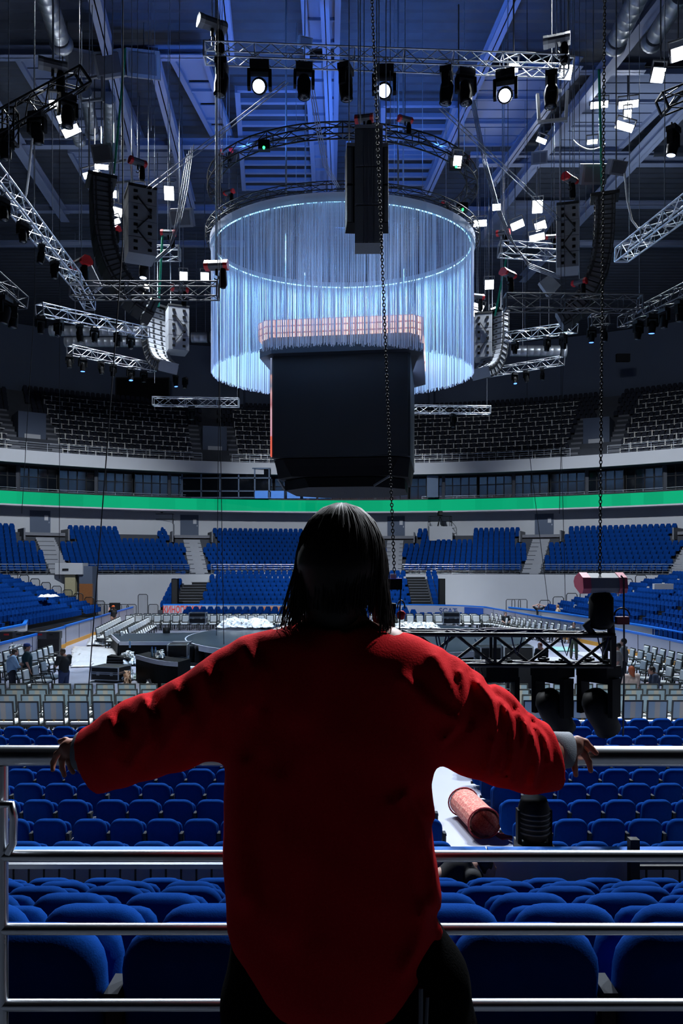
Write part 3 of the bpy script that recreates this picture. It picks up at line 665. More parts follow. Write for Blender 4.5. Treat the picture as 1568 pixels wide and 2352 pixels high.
# left side: white armchairs facing the stage
def col_chairs(x0, y0, x1, y1, n, rz, desc, group, skip=()):
    global NC
    for i in range(n):
        if i in skip: continue
        t = i / max(1, n - 1)
        put_chair(ch1, lerp(x0, x1, t), lerp(y0, y1, t), rz + random.uniform(-.05, .05), 'white armchair, %s from the camera, %s' % (ORD[i + 1], desc), group); NC += 1
RL, RR = -PI / 2, PI / 2                               # local +y turned to +x / -x
col_chairs(-13.2, 42.0, -14.6, 51.0, 12, RL, 'back row along the far left boards', 'white armchairs along the far left boards')
col_chairs(-12.2, 40.3, -13.6, 50.6, 13, RL, 'middle row along the far left boards', 'white armchairs along the far left boards')
col_chairs(-11.3, 40.0, -12.5, 50.2, 13, RL, 'front row along the far left boards', 'white armchairs along the far left boards', (1, 2))
col_chairs(-12.9, 26.5, -13.3, 32.8, 9, RL, 'back row beside the standing men', 'white armchairs beside the standing men')
col_chairs(-11.7, 27.2, -12.2, 32.6, 8, RL, 'front row beside the standing men', 'white armchairs beside the standing men', (3,))
col_chairs(-10.2, 25.2, -10.4, 27.2, 3, RL, 'behind the man looking at his phone', 'white armchairs beside the standing men')
# right side
col_chairs(12.9, 43.5, 10.6, 55.0, 16, RR, 'back row along the far right boards', 'white armchairs along the far right boards')
col_chairs(11.9, 44.0, 9.8, 53.8, 14, RR, 'middle row along the far right boards', 'white armchairs along the far right boards')
col_chairs(13.3, 24.8, 12.8, 32.6, 12, RR, 'back row by the right boards', 'white armchairs by the right boards')
col_chairs(12.2, 24.6, 11.7, 32.2, 11, RR, 'middle row by the right boards', 'white armchairs by the right boards')
col_chairs(11.1, 24.2, 10.7, 27.6, 5, RR, 'front row by the right boards', 'white armchairs by the right boards')
# far rows facing the camera
for k in range(3):
    y = 52.2 + .95 * k
    for i in range(39):
        x = -14.6 + .645 * i + .05 * k
        if x < 10.0 and not (k == 0 and abs(x - .3) < .7):
            put_chair(ch1, x, y, PI + random.uniform(-.04, .04), 'white armchair facing the camera beyond the stage, %s from the left, %s row' % (ORD[i + 1], ORD[k + 1]), 'white armchairs in the far rows'); NC += 1
print('CHAIRS', NC)

# ---------------------------------------------------------------- stage
SX, SY, SR, SZ = .7, 37.6, 8.2, 1.0
t = thing('round_stage', 'large round dark stage with a pale rim in the middle of the floor', 'stage', (SX, SY, 0))
MB().lathe((SX, SY, .78), (0, 0, 1), [(0, SR - .02), (.2, SR - .02), (.22, SR - .3), (.22, .01)], 72, smooth=False).build('deck', M['stage'], t)
mb = MB(); mb.loft([[Vector((SX + r * math.cos(2 * PI * k / 72), SY + r * math.sin(2 * PI * k / 72), z)) for r, z in ((SR, .72), (SR + .06, .72), (SR + .06, .97), (SR, .97))] for k in range(72)], True, 0, False); mb.build('rim', M['edge'], t)
MB().lathe((SX, SY, 0), (0, 0, 1), [(0, SR - 1.2), (.78, SR - 1.2)], 48).build('skirt', M['black'], t)
mb = MB()
for k in range(24):
    a = 2 * PI * k / 24; mb.bar((SX + (SR - .4) * math.cos(a), SY + (SR - .4) * math.sin(a), 0), (SX + (SR - .4) * math.cos(a), SY + (SR - .4) * math.sin(a), .75), .07)
mb.build('leg', M['alu'], t)
def deck(name, label, poly, z, group=None, edge=.16):
    t = thing(name, label, 'stage', (poly[0][0], poly[0][1], 0), group); n = len(poly); mb = MB()
    a = [Vector((x, y, z - edge)) for x, y in poly]; b = [Vector((x, y, z)) for x, y in poly]
    mb.add(a + b, [tuple(range(n))[::-1], tuple(range(n, 2 * n))]); mb.build('deck', M['stage'], t)
    e = MB(); s = MB()
    for i in range(n): e.bar((a[i] + b[i]) / 2, (a[(i + 1) % n] + b[(i + 1) % n]) / 2, .05, edge + .01); s.bar(Vector((a[i].x, a[i].y, (z - edge) / 2)), Vector((a[(i + 1) % n].x, a[(i + 1) % n].y, (z - edge) / 2)), .04, z - edge)
    e.build('rim', M['edge'], t); s.build('skirt', M['black'], t); return t
def pxg(px, py, z=0.): Y = (HC - z) * FPX / (py - HY); v = at(px, py, Y); return (v.x, v.y)
deck('stage_wing', 'low dark stage wing with pale edge left of the round stage', [pxg(275, 1474, .75), pxg(432, 1474, .75), pxg(470, 1452, .75), pxg(255, 1456, .75)], .75)
# curved black counter in front of the wing
t = thing('curved_counter', 'black curved counter with pale edge beside the upright flight case', 'counter', at(330, 1560, 27.5)); P = []
for i in range(13):
    u = i / 12; v = at(lerp(312, 408, u), 0, 29.2 - 2.3 * u - .5 * math.sin(PI * u)); P.append(Vector((v.x, v.y, 0)))
ins = [p + Vector((.25, 1.0, 0)) for p in P]; mb = MB()
for i in range(12): mb.add([P[i], P[i + 1], P[i + 1] + Vector((0, 0, 1.0)), P[i] + Vector((0, 0, 1.0)), ins[i], ins[i + 1], ins[i + 1] + Vector((0, 0, 1.0)), ins[i] + Vector((0, 0, 1.0))], [(0, 1, 2, 3), (3, 2, 6, 7), (5, 4, 7, 6), (0, 3, 7, 4), (1, 5, 6, 2)])
mb.build('body', M['black'], t); mb = MB()
for i in range(12): mb.bar(P[i] + Vector((0, -.03, .93)), P[i + 1] + Vector((0, -.03, .93)), .04, .16)
mb.build('edge_strip', M['edge'], t)
# flight cases
def flight_case(label, c, size, rz=0, name='flight_case', lid=None):
    t = thing(name, label, 'case', c); c = Vector(c); w_, d_, h_ = size; R = RZ(rz)
    def P(x, y, z): return c + R @ Vector((x, y, z))
    MB().box(P(0, 0, h_ / 2 + .06), (w_, d_, h_ - .02), R).build('body', M['case'], t)
    mb = MB()
    for x in (-1, 1):
        for y in (-1, 1): mb.bar(P(x * w_ / 2, y * d_ / 2, .06), P(x * w_ / 2, y * d_ / 2, h_ + .06), .045)
    for z in (.07, h_ * .6, h_ * .6 + .06, h_ + .05):
        for a, b in (((-1, -1), (1, -1)), ((1, -1), (1, 1)), ((1, 1), (-1, 1)), ((-1, 1), (-1, -1))): mb.bar(P(a[0] * w_ / 2, a[1] * d_ / 2, z), P(b[0] * w_ / 2, b[1] * d_ / 2, z), .035)
    mb.build('edge_profile', M['alu'], t); mb = MB()
    for x in (-.25, .25): mb.box(P(x * w_, -d_ / 2 - .01, h_ * .62), (.12, .03, .14), R)
    mb.build('latch', M['steel'], t); mb = MB()
    for x in (-1, 1):
        for y in (-1, 1): mb.cyl(P(x * w_ * .4, y * d_ * .35 - .03, .05), P(x * w_ * .4, y * d_ * .35 + .03, .05), .05, n=8)
    mb.build('caster', M['black2'], t); return t
gx = lambda px, py: Vector(pxg(px, py) + (0,))
flight_case('long black flight case with silver edges on the floor beside the paper', gx(248, 1566) + Vector((0, .4, 0)), (1.15, .9, .5), -.25)
flight_case('upright black flight case with silver edges at the end of the curved counter', gx(405, 1558) + Vector((0, .35, 0)), (.75, .7, 1.25), .1)
flight_case('black flight case on the round stage edge in front of the far chairs, left', (at(458, 1443, 45.0).x, 44.6, 1.0), (.95, .6, .62), 0)
flight_case('black flight case pair standing at the far stage edge right of the head', (at(1035, 1443, 45.0).x, 45.0, .95), (.95, .6, .66), 0)
tag(MB().box(at(940, 1437, 44.9), (.42, .3, .3)).build('small_case', M['gunmetal']), 'small grey box at the far stage edge just right of the head', 'case')
flight_case('black road case behind the truss in the right stage wing', (at(1135, 1500, 29.8).x, 29.4, 0), (1.5, .9, 1.25), .1)
flight_case('tall black road case below the truss near the standing man', (at(1190, 1560, 27).x, 27.2, 0), (1.0, .8, 1.5), -.1)
# monitor wedge on the floor
t = thing('floor_monitor', 'black wedge monitor speaker on the white plastic sheet', 'speaker', gx(272, 1530)); c = gx(272, 1530) + Vector((0, .3, 0))
MB().prism([(c.x - .55, 0), (c.x + .55, 0), (c.x + .5, .35), (c.x - .5, .45)], c.y - .3, c.y + .35).build('cabinet', M['black'], t)
mb = MB()
for k in range(3): mb.bb((c.x - .5, c.y - .33, .05 + .12 * k), (c.x + .5, c.y - .3, .12 + .12 * k))
mb.build('grille', M['black2'], t)
tag(MB().lathe((c.x - .15, c.y + .2, .35), (0, 0, 1), [(0, .06), (.45, .05), (.6, .02)], 8).build('pole_stub', M['black2']), 'short black pole standing behind the wedge monitor', 'pole')
# white plastic sheets: crumpled heightfields
def sheet(name, label, poly, amp, m, z=.03, n=26, th=.01, seed=1, cat='sheet', fq=1.):
    r = np.random.default_rng(seed); A = [Vector((x, y, z)) for x, y in poly]; vs = []; ph = r.uniform(0, 6.28, 8); fr = r.uniform(2, 9, (8, 2)) * fq
    for i in range(n + 1):
        for j in range(n + 1):
            p = lerp(lerp(A[0], A[1], i / n), lerp(A[3], A[2], i / n), j / n); u, v = i / n, j / n
            h = sum(abs(math.sin(fr[k][0] * u + fr[k][1] * v * 1.3 + ph[k])) for k in range(8)) / 8
            e = min(u, v, 1 - u, 1 - v) * 6; vs.append(p + Vector((r.normal(0, .04), r.normal(0, .04), amp * h * min(1, .25 + e))))
    N = len(vs); vs += [v - Vector((0, 0, th)) for v in vs]; fs = []; I = lambda i, j: i * (n + 1) + j
    for i in range(n):
        for j in range(n): q = (I(i, j), I(i + 1, j), I(i + 1, j + 1), I(i, j + 1)); fs += [q, tuple(N + a for a in q[::-1])]
    for i in range(n): fs += [(I(i, 0), I(i, 0) + N, I(i + 1, 0) + N, I(i + 1, 0)), (I(i, n), I(i + 1, n), I(i + 1, n) + N, I(i, n) + N), (I(0, i), I(0, i + 1), I(0, i + 1) + N, I(0, i) + N), (I(n, i), I(n, i) + N, I(n, i + 1) + N, I(n, i + 1))]
    mb = MB(); mb.add(vs, fs, 0, True); return tag(mb.build(name, m), label, cat)
sheet('plastic_sheet', 'bright white plastic sheet spread on the floor left of the wedge monitor', [pxg(160, 1534), pxg(262, 1532), pxg(270, 1488), pxg(168, 1486)], .10, M['wrap'], seed=3)
sheet('plastic_sheet', 'crumpled clear plastic sheet between the wedge monitor and the curved counter', [pxg(284, 1532), pxg(314, 1530), pxg(306, 1514), pxg(276, 1514)], .5, M['wrap'], seed=4)
sheet('plastic_sheet', 'crumpled white plastic at the foot of the far left chairs', [pxg(200, 1486), pxg(262, 1484), pxg(258, 1472), pxg(205, 1472)], .5, M['wrap'], seed=5)
sheet('plastic_sheet', 'heap of white plastic film lying on the round stage left of the head', [pxg(495, 1446, 1.), pxg(628, 1446, 1.), pxg(620, 1436, 1.), pxg(510, 1436, 1.)], .55, M['wrap'], 1.02, seed=6, fq=2.6, n=44)
sheet('plastic_sheet', 'white plastic film on the round stage just right of the collar', [pxg(905, 1446, 1.), pxg(1010, 1446, 1.), pxg(1000, 1437, 1.), pxg(905, 1437, 1.)], .3, M['wrap'], 1.02, seed=16, fq=2.6, n=44)
sheet('plastic_sheet', 'clear plastic sheet hanging over the left boards behind the standing men', [pxg(20, 1505, .6), pxg(60, 1500, .6), pxg(62, 1480, 1.), pxg(22, 1486, 1.)], .4, M['wrap'], .7, seed=7)
sheet('paper_sheet', 'pale green paper sheet lying on the floor beside the long flight case', [pxg(300, 1563), pxg(352, 1564), pxg(362, 1549), pxg(312, 1548)], .12, mat('pale_green_paper', '#cfe0d6', .5, var=.05), seed=8)
sheet('paper_sheet', 'crumpled white paper beside the brown bag on the floor', [pxg(278, 1568), pxg(302, 1564), pxg(305, 1548), pxg(288, 1546)], .3, M['wrap'], seed=9)
sheet('plastic_sheet', 'crumpled plastic wrapping on the floor behind the first chair rows', [pxg(335, 1578), pxg(385, 1576), pxg(380, 1556), pxg(345, 1556)], .4, M['wrap'], seed=10)
sheet('paper_bag', 'crumpled brown paper bag on the floor in front of the flight case', [pxg(284, 1578), pxg(300, 1578), pxg(298, 1562), pxg(288, 1562)], .5, mat('brown_paper', '#b08462', .7, var=.15), seed=12, n=12, cat='bag')
# clear-white floor panels and lit tiles right of the stage
sheet('plastic_sheet', 'white plastic sheet spread on the floor under the black truss', [pxg(1046, 1572), pxg(1140, 1570), pxg(1120, 1530), pxg(1020, 1532)], .08, M['wrap'], seed=13)
M['aqua'] = mat('aqua_floor_tile', '#a8ded6', .25, var=.08)
for i, (x0, x1, y0, y1) in enumerate([(1275, 1305, 1497, 1488), (1290, 1332, 1538, 1529), (1366, 1380, 1538, 1530), (1255, 1300, 1520, 1512), (1340, 1366, 1510, 1500)]):
    a, b2 = pxg(x0, y0), pxg(x1, y1)
    tag(MB().bb((a[0], a[1], 0), (b2[0], b2[1], .06)).build('floor_tile', M['aqua'] if i < 3 else M['wrap']), ['aqua glossy panel lying on the floor, farthest, beyond the truss', 'aqua glossy panel on the floor just under the truss', 'small aqua panel on the floor at the right truss end', 'white panel on the floor seen through the truss lattice', 'white panel on the floor before the yellow strip'][i], 'panel')
# bottles, rolls, cloth
def bottle(px, py, Y, z, col, label):
    p = at(px, py, Y); t = thing('water_bottle', label, 'bottle', (p.x, Y, z))
    MB().lathe((p.x, Y, z), (0, 0, 1), [(0, .04), (.2, .045), (.26, .04), (.31, .018), (.33, .018)], 10).build('bottle_body', mat('bottle_plastic', '#8fb0cc', .15, var=.1), t)
    MB().cyl((p.x, Y, z + .33), (p.x, Y, z + .37), .022, n=8).build('cap', mat('bottle_cap', col, .4), t)
bottle(349, 1500, 28.6, 1.0, '#2060c0', 'clear water bottle on the curved counter, nearer the wedge monitor'); bottle(357, 1502, 28.4, 1.0, '#2060c0', 'clear water bottle on the curved counter, nearer the white cloth')
bottle(298, 1482, 34.0, .75, '#d0a020', 'yellow-capped bottle standing on the left stage wing')
sheet('white_cloth', 'crumpled white cloth on the curved counter beside the bottles', [pxg(358, 1514, 1.), pxg(376, 1514, 1.), pxg(374, 1504, 1.), pxg(360, 1504, 1.)], .3, M['white_pl'], 1.0, seed=14, n=12, cat='cloth')
p = gx(440, 1545); t = thing('paper_roll', 'white roll with pink end on the floor beside the upright flight case', 'roll', p + Vector((0, 0, .14)))
MB().lathe((p.x - .35, p.y, .14), (1, -.15, 0), [(0, .04), (0, .14), (.7, .14), (.7, .04)], 14).build('roll', M['white_pl'], t); MB().lathe((p.x + .34, p.y - .1, .12), (1, -.15, 0), [(0, .11), (.28, .11), (.28, .02)], 12).build('wrapper', mat('pink_wrapper', '#d8a79c', .6), t)
p = gx(1100, 1540); tag(MB().bar((p.x - .1, p.y + .3, 1.3), (p.x + .55, p.y - .6, .02), .09).build('metal_pole', M['alu']), 'silver pole leaning on the floor below the truss', 'pole')
tag(MB().lathe(at(382, 1455, 41.5) - Vector((0, 0, .3)), (0, 0, 1), [(0, .2), (.62, .2), (.62, .02)], 8).build('drum_case', M['black']), 'upright black cylinder on the left stage wing', 'case')
# shrouded moving heads in a row under the stage rim
for i, px in enumerate((438, 458, 481, 505, 528)):
    p = gx(px, 1530 + i * 1.5); t = thing('parked_moving_head', 'black parked moving head in the row under the stage rim, %s from the flight case' % ORD[i + 1], 'stage light', p, 'parked moving heads under the stage rim')
    MB().box(p + Vector((0, 0, .1)), (.45, .45, .18)).build('base', M['black2'], t); MB().lathe(p + Vector((0, 0, .19)), (0, 0, 1), [(0, .2), (.1, .22), (.55, .2), (.72, .16), (.75, .05)], 14).build('head', M['black'], t)
for i, (px, py) in enumerate(((413, 1512), (413, 1496))):
    p = Vector(pxg(413, 1530)); tag(MB().box((p.x, p.y + .5, .3 + .5 * i), (.8, .6, .46)).build('amp_rack', M['gunmetal']), '%s grey amplifier rack of the stack left of the parked heads' % ('lower', 'upper')[i], 'rack')
# mixing gear behind the left boards
for i, (px, py, w_) in enumerate(((22, 1452, .8), (50, 1450, .7), (75, 1447, .7), (100, 1447, .6), (125, 1440, .6))):
    p = at(px, py, 37.0); t = thing('equipment_box', 'dark equipment box behind the left boards, %s from the left picture edge' % ORD[i + 1], 'box', p, 'equipment boxes behind the left boards')
    MB().box((p.x, p.y, 1.05), (w_, .6, .35), RZ(.15)).build('body', M['gunmetal'] if i % 2 else M['case'], t); MB().box((p.x, p.y, .45), (w_ * .9, .5, .9), RZ(.15)).build('stand', M['black2'], t)
    MB().box((p.x - .1, p.y - .31, 1.1), (w_ * .5, .03, .08)).build('indicator', M['red'] if i in (0, 3) else M['black2'], t)
# crowd barriers at the far left corner
for i, (px, py) in enumerate(((205, 1403), (221, 1400), (235, 1398), (250, 1396), (268, 1394), (284, 1394), (302, 1397), (328, 1395), (352, 1400))):
    p = at(px, 1412, 64.5); tall = 2.0 if i == 7 else 1.15; mb = MB(); pts = [(p.x - .4, p.y, .05), (p.x - .4, p.y, tall - .1), (p.x - .3, p.y, tall), (p.x + .3, p.y, tall), (p.x + .4, p.y, tall - .1), (p.x + .4, p.y, .05)]
    mb.tube(pts, .03, 6)
    for q in range(1, 8): mb.cyl((p.x - .4 + .1 * q, p.y, .15), (p.x - .4 + .1 * q, p.y, tall - .02), .01, n=4, caps=False)
    tag(mb.build('crowd_barrier', M['black2']), 'dark barred crowd barrier in the far left corner, %s from the left seat bank' % ORD[i + 1], 'barrier', 'crowd barriers in the far left corner')
for i, px in enumerate((1172, 1185, 1200)):
    p = at(px, 1400, 61.5); mb = MB(); mb.tube([(p.x - .35, p.y, .4), (p.x - .35, p.y, 1.6), (p.x - .28, p.y, 1.7), (p.x + .28, p.y, 1.7), (p.x + .35, p.y, 1.6), (p.x + .35, p.y, .4)], .03, 6)
    tag(mb.build('crowd_barrier', M['black2']), 'dark loop barrier before the right seat bank, %s from the navy panel' % ORD[i + 1], 'barrier', 'loop barriers at the right seat bank')
tag(MB().bb(at(255, 1412, 63), at(272, 1385, 62.5)).build('dark_cabinet', M['black2']), 'dark cabinet under the tall crowd barrier in the far left corner', 'cabinet')
for px, sd in ((404, 'left'), (1013, 'right')):
    p = at(px, 1385, 66.5); t = thing('tall_speaker', 'tall black speaker column at the %s end of the far blue block' % sd, 'speaker', (p.x, 66.2, 0))
    MB().box((p.x, 66.2, 1.65), (.55, .5, 3.3)).build('cabinet', M['black'], t); MB().box((p.x, 65.93, 1.8), (.45, .04, 2.9)).build('grille', M['grille'], t)

# ---------------------------------------------------------------- aisle: rolled carpet, table with parked moving head
mcar = bpy.data.materials.new('rolled_carpet_pattern'); mcar.use_nodes = True
nt = mcar.node_tree; b = nt.nodes['Principled BSDF']; b.inputs['Roughness'].default_value = .9
tc = nt.nodes.new('ShaderNodeTexCoord'); v = nt.nodes.new('ShaderNodeTexVoronoi'); v.inputs['Scale'].default_value = 14; v.feature = 'DISTANCE_TO_EDGE'; nt.links.new(tc.outputs['Object'], v.inputs['Vector'])
r_ = nt.nodes.new('ShaderNodeValToRGB'); r_.color_ramp.elements[0].position = .02; r_.color_ramp.elements[0].color = lin('#c98d7e') + (1,); r_.color_ramp.elements[1].position = .1; r_.color_ramp.elements[1].color = lin('#b25f58') + (1,)
nt.links.new(v.outputs['Distance'], r_.inputs[0]); nt.links.new(r_.outputs[0], b.inputs['Base Color'])
M['carpet_edge'] = mat('carpet_red_edge', '#8f2a30', .9, var=.1)
a = Vector(pxg(1112, 1926) + (0,)); a.z = .245; bq = Vector(pxg(1064, 1874) + (0,)); bq.z = .245; d = (bq - a)
t = thing('rolled_carpet', 'rolled patterned pink-red carpet lying in the pale aisle', 'carpet', (a.x, a.y, 0)); mb = MB(); P = []
for i in range(40): th = -PI * .5 + i * 2 * PI / 18; P.append((th, (.25 - .0013 * i)))
x, u, dd = mb.frame(a, bq); rings = []
sec = lambda th, r: x * math.cos(th) * r * 1.08 + u * math.sin(th) * r
for e in (a, bq): rings.append([e + sec(th, r) for th, r in P] + [e + sec(th, r - .012) for th, r in P[::-1]])
mb.loft(rings, False, 0, False, caps=False); mb.build('roll', mcar, t)
for e in (a, bq): MB().tube([e + sec(2 * PI * k / 24, .25) for k in range(24)], .014, 5, True).build('bound_edge', M['carpet_edge'], t)
MB().box((a.x + .33, a.y + .1, .012), (.22, .3, .012), RZ(.3)).build('loose_flap', M['carpet_edge'], t)
# table
tx, ty = 2.36, 9.35
t = thing('side_table', 'small white-topped table on dark legs at the aisle, under the parked stage light', 'table', (tx, ty, 0))
MB().box((tx, ty, .86), (.6, .44, .035)).build('table_top', M['white_wall'], t)
for sx in (-.26, .26):
    for sy in (-.18, .18): MB().bar((tx + sx, ty + sy, 0), (tx + sx, ty + sy, .845), .035).build('leg', M['black2'], t)
MB().box((tx, ty, .80), (.54, .38, .05)).build('apron', M['black2'], t)
t = thing('stage_light', 'large black stage light parked upright on the small white table by the aisle', 'stage light', (tx, ty, .88))
MB().box((tx, ty, .95), (.42, .36, .13)).build('base', M['black2'], t)
mb = MB()
for s in (-1, 1): mb.loft([[Vector((tx + s * (.185 + e), ty + yy * .5, z)) for e, yy in ((-.025, -.12), (.025, -.12), (.025, .12), (-.025, .12))] for z in (1.0, 1.2, 1.42)], smooth=False)
mb.build('yoke', M['black'], t)
MB().lathe((tx, ty, 1.02), (0, 0, 1), [(0, .06), (.03, .15), (.12, .185), (.42, .19), (.5, .165), (.54, .15), (.54, .02)], 18).build('head', M['black'], t)
mb = MB()
for k in range(5): mb.lathe((tx, ty, 1.14 + .06 * k), (0, 0, 1), [(0, .188), (.015, .2), (.03, .188)], 18)
mb.build('cooling_ring', M['black2'], t); MB().bar((tx - .15, ty - .19, .93), (tx + .15, ty - .19, .93), .02, .05).build('control_panel', M['lens'], t)
# plastic block in bank: white box on right bank
tag(MB().box(at(1522, 1347, 48) , (1.2, .3, .35)).build('banner', M['white_wall']), 'white banner left among the blue seats of the right bank', 'banner')
sheet('plastic_sheet', 'small heap of clear plastic on the left blue seat bank', [(at(92, 1385, 52).x, 51.5), (at(122, 1385, 52).x, 51.5), (at(124, 1385, 52).x, 53), (at(96, 1385, 52).x, 53)], .28, M['wrap'], 2.25, seed=15, n=12)
# ================================================================ overhead rig
def truss(label, p0, p1, w=.5, m='alu', name='lighting_truss', group=None, seg=None, r=.028, h=None, cat='truss', diag=.6):
    p0, p1 = Vector(p0), Vector(p1); h = h or w; t = thing(name, label, cat, p0, group); x, u, d = MB().frame(p0, p1); L = (p1 - p0).length; n = max(2, int(round(L / (seg or w * 1.3))))
    off = [x * (sx * w / 2) + u * (su * h / 2) for sx, su in ((-1, -1), (1, -1), (1, 1), (-1, 1))]
    for o in off: MB().cyl(p0 + o, p1 + o, r, n=7).build('chord', M[m], t)
    mb = MB(); rd = r * diag
    for i in range(n):
        a, b = lerp(p0, p1, i / n), lerp(p0, p1, (i + 1) / n)
        for k in range(4):
            o0, o1 = off[k], off[(k + 1) % 4]
            mb.cyl(a + (o0 if i % 2 else o1), b + (o1 if i % 2 else o0), rd, n=5, caps=False)
    for i in range(0, n + 1, 3):
        a = lerp(p0, p1, i / n)
        for k in range(4): mb.cyl(a + off[k], a + off[(k + 1) % 4], rd, n=5, caps=False)
    for a in (p0, p1):
        for k in range(4): mb.bar(a + off[k], a + off[(k + 1) % 4], r * 2, r * 2)
    mb.build('lacing', M[m], t); return t
def ring_truss(label, c, R, w, m, n=48, r=.028, name='ring_truss', ky=.8):
    t = thing(name, label, 'truss', c); c = Vector(c)
    offs = [(R - w / 2, -w / 2), (R + w / 2, -w / 2), (R + w / 2, w / 2), (R - w / 2, w / 2)]
    P = lambda k, i: c + Vector((offs[k][0] * math.cos(2 * PI * i / n), ky * offs[k][0] * math.sin(2 * PI * i / n), offs[k][1]))
    for k in range(4): MB().tube([P(k, i) for i in range(n)], r, 6, True).build('chord', M[m], t)
    mb = MB()
    for i in range(n):
        for k in range(4):
            k2 = (k + 1) % 4; mb.cyl(P(k if i % 2 else k2, i), P(k2 if i % 2 else k, i + 1), r * .6, n=5, caps=False)
            if i % 4 == 0: mb.cyl(P(k, i), P(k2, i), r * .7, n=5, caps=False)
    mb.build('lacing', M[m], t); return t
def rope(label, pts, r=.012, m='wire', name='steel_cable', group=None, cat='cable', n=5):
    return tag(MB().tube(pts, r, n).build(name, M[m]), label, cat, group)
def sag(p0, p1, s, n=14): p0, p1 = Vector(p0), Vector(p1); return [lerp(p0, p1, i / n) - Vector((0, 0, s * 4 * (i / n) * (1 - i / n))) for i in range(n + 1)]
def drop(px, py, Y, label, r=.014, m='wire', top=None): p = at(px, py, Y); return rope(label, [p, (p.x, p.y, top or ZR)], r, m, 'hanging_cable', 'hanging cables from the roof')

# ---------------------------------------------------------------- the string curtain drum above the stage
TCX, TCY, TR, TZ, BZ = .05, 37.6, 6.4, 20.2, 13.85; KY = .80     # slightly oval drum: depth is KY of the width
mst = bpy.data.materials.new('white_curtain_string'); mst.use_nodes = True
nt = mst.node_tree; nt.nodes.clear(); out = nt.nodes.new('ShaderNodeOutputMaterial')
df = nt.nodes.new('ShaderNodeBsdfDiffuse'); df.inputs[0].default_value = lin('#e2e8f2') + (1,); tl = nt.nodes.new('ShaderNodeBsdfTranslucent'); tl.inputs[0].default_value = lin('#dfe8f6') + (1,)
ms = nt.nodes.new('ShaderNodeMixShader'); ms.inputs[0].default_value = .5; nt.links.new(df.outputs[0], ms.inputs[1]); nt.links.new(tl.outputs[0], ms.inputs[2]); nt.links.new(ms.outputs[0], out.inputs[0])
cur = thing('string_curtain', 'huge round white string curtain glowing blue above the stage', 'curtain', (TCX, TCY, BZ))
mb = MB(); NST = 1500
for i in range(NST):
    a = 2 * PI * (i + random.uniform(-.3, .3)) / NST; rr = TR + random.uniform(-.025, .025); cx_, cy_ = TCX + rr * math.cos(a), TCY + KY * rr * math.sin(a)
    wd = random.uniform(.0105, .0165) * (1 if random.random() > .04 else .25); bz = BZ + random.uniform(-.1, .1); lean = random.uniform(-.03, .03)
    tx_, ty_ = -math.sin(a), math.cos(a); nx_, ny_ = math.cos(a), math.sin(a); ring = []
    for z, s_ in ((TZ, 0), (bz, lean)):
        ring.append([Vector((cx_ + tx_ * (wd * q + s_) + nx_ * wd * e, cy_ + ty_ * (wd * q + s_) + ny_ * wd * e, z)) for q, e in ((-1, -.2), (1, -.2), (0, .45))])
    mb.loft(ring, False, 0, False)
o = mb.build('string', mst, cur); o['kind'] = 'stuff'
M['ledstrip'] = mat('curtain_led_strip', '#cfeeff', .3, emit=(.30, .72, 1.), estr=5.)
for k in range(24):                                       # the LED strip runs around the inside of the top edge in short lengths
    a0, a1 = 2 * PI * (k + .03) / 24, 2 * PI * (k + .97) / 24
    mb = MB().tube([(TCX + (TR - .12) * math.cos(lerp(a0, a1, q / 5)), TCY + KY * (TR - .12) * math.sin(lerp(a0, a1, q / 5)), TZ - .22) for q in range(6)], .026, 5); mb.build('led_strip', M['ledstrip'], cur)
revolve_c = lambda R0, R1, z0, z1, n=72: MB().loft([[Vector((TCX + R * math.cos(2 * PI * k / n), TCY + KY * R * math.sin(2 * PI * k / n), z)) for R, z in ((R0, z0), (R1, z0), (R1, z1), (R0, z1))] for k in range(n)], True, 0, False)
revolve_c(TR + .07, TR + .09, TZ - .28, TZ + .12).build('hem_band', mst, cur)
ring_truss('dark round truss carrying the top of the string curtain', (TCX, TCY, TZ + .32), TR + .12, .35, 'black2', 60, .022)
ring_truss('larger-looking black ring truss hanging above the string curtain', (TCX, TCY, 23.0), 6.35, .5, 'blacktruss', 48, .035)
CUR_W = 1.0
for k in range(8):                                         # light of the LED strip washing down the strings
    a = 2 * PI * (k + .5) / 8; R = TR - 1.5
    l = bpy.data.lights.new('led_strip_light', 'AREA'); l.energy = 640 * CUR_W; l.shape = 'RECTANGLE'; l.size = 3.2; l.size_y = .1; l.color = (.25, .57, 1.0); l.spread = D(150)
    o = bpy.data.objects.new('led_strip_light', l); COL.objects.link(o); o.location = (TCX + R * math.cos(a), TCY + KY * R * math.sin(a), TZ + .02); o.rotation_euler = (0, 0, math.atan2(KY * math.cos(a), -math.sin(a)))
for k, (px_, py_) in enumerate(((-1, 0), (1, 0), (0, 1))):         # the lit side and rear screens of the cube shine on the strings
    l = bpy.data.lights.new('screen_light', 'AREA'); l.energy = (230, 230, 90)[k] * CUR_W; l.shape = 'RECTANGLE'; l.size = 5.5; l.size_y = 4.2; l.color = (.42, .58, 1.0)
    o = bpy.data.objects.new('screen_light', l); COL.objects.link(o); o.location = (.1 + 3.75 * px_, 37.7 + 3.75 * py_, 12.6); o.rotation_euler = Vector((px_, py_, .25)).to_track_quat('-Z', 'Z').to_euler()
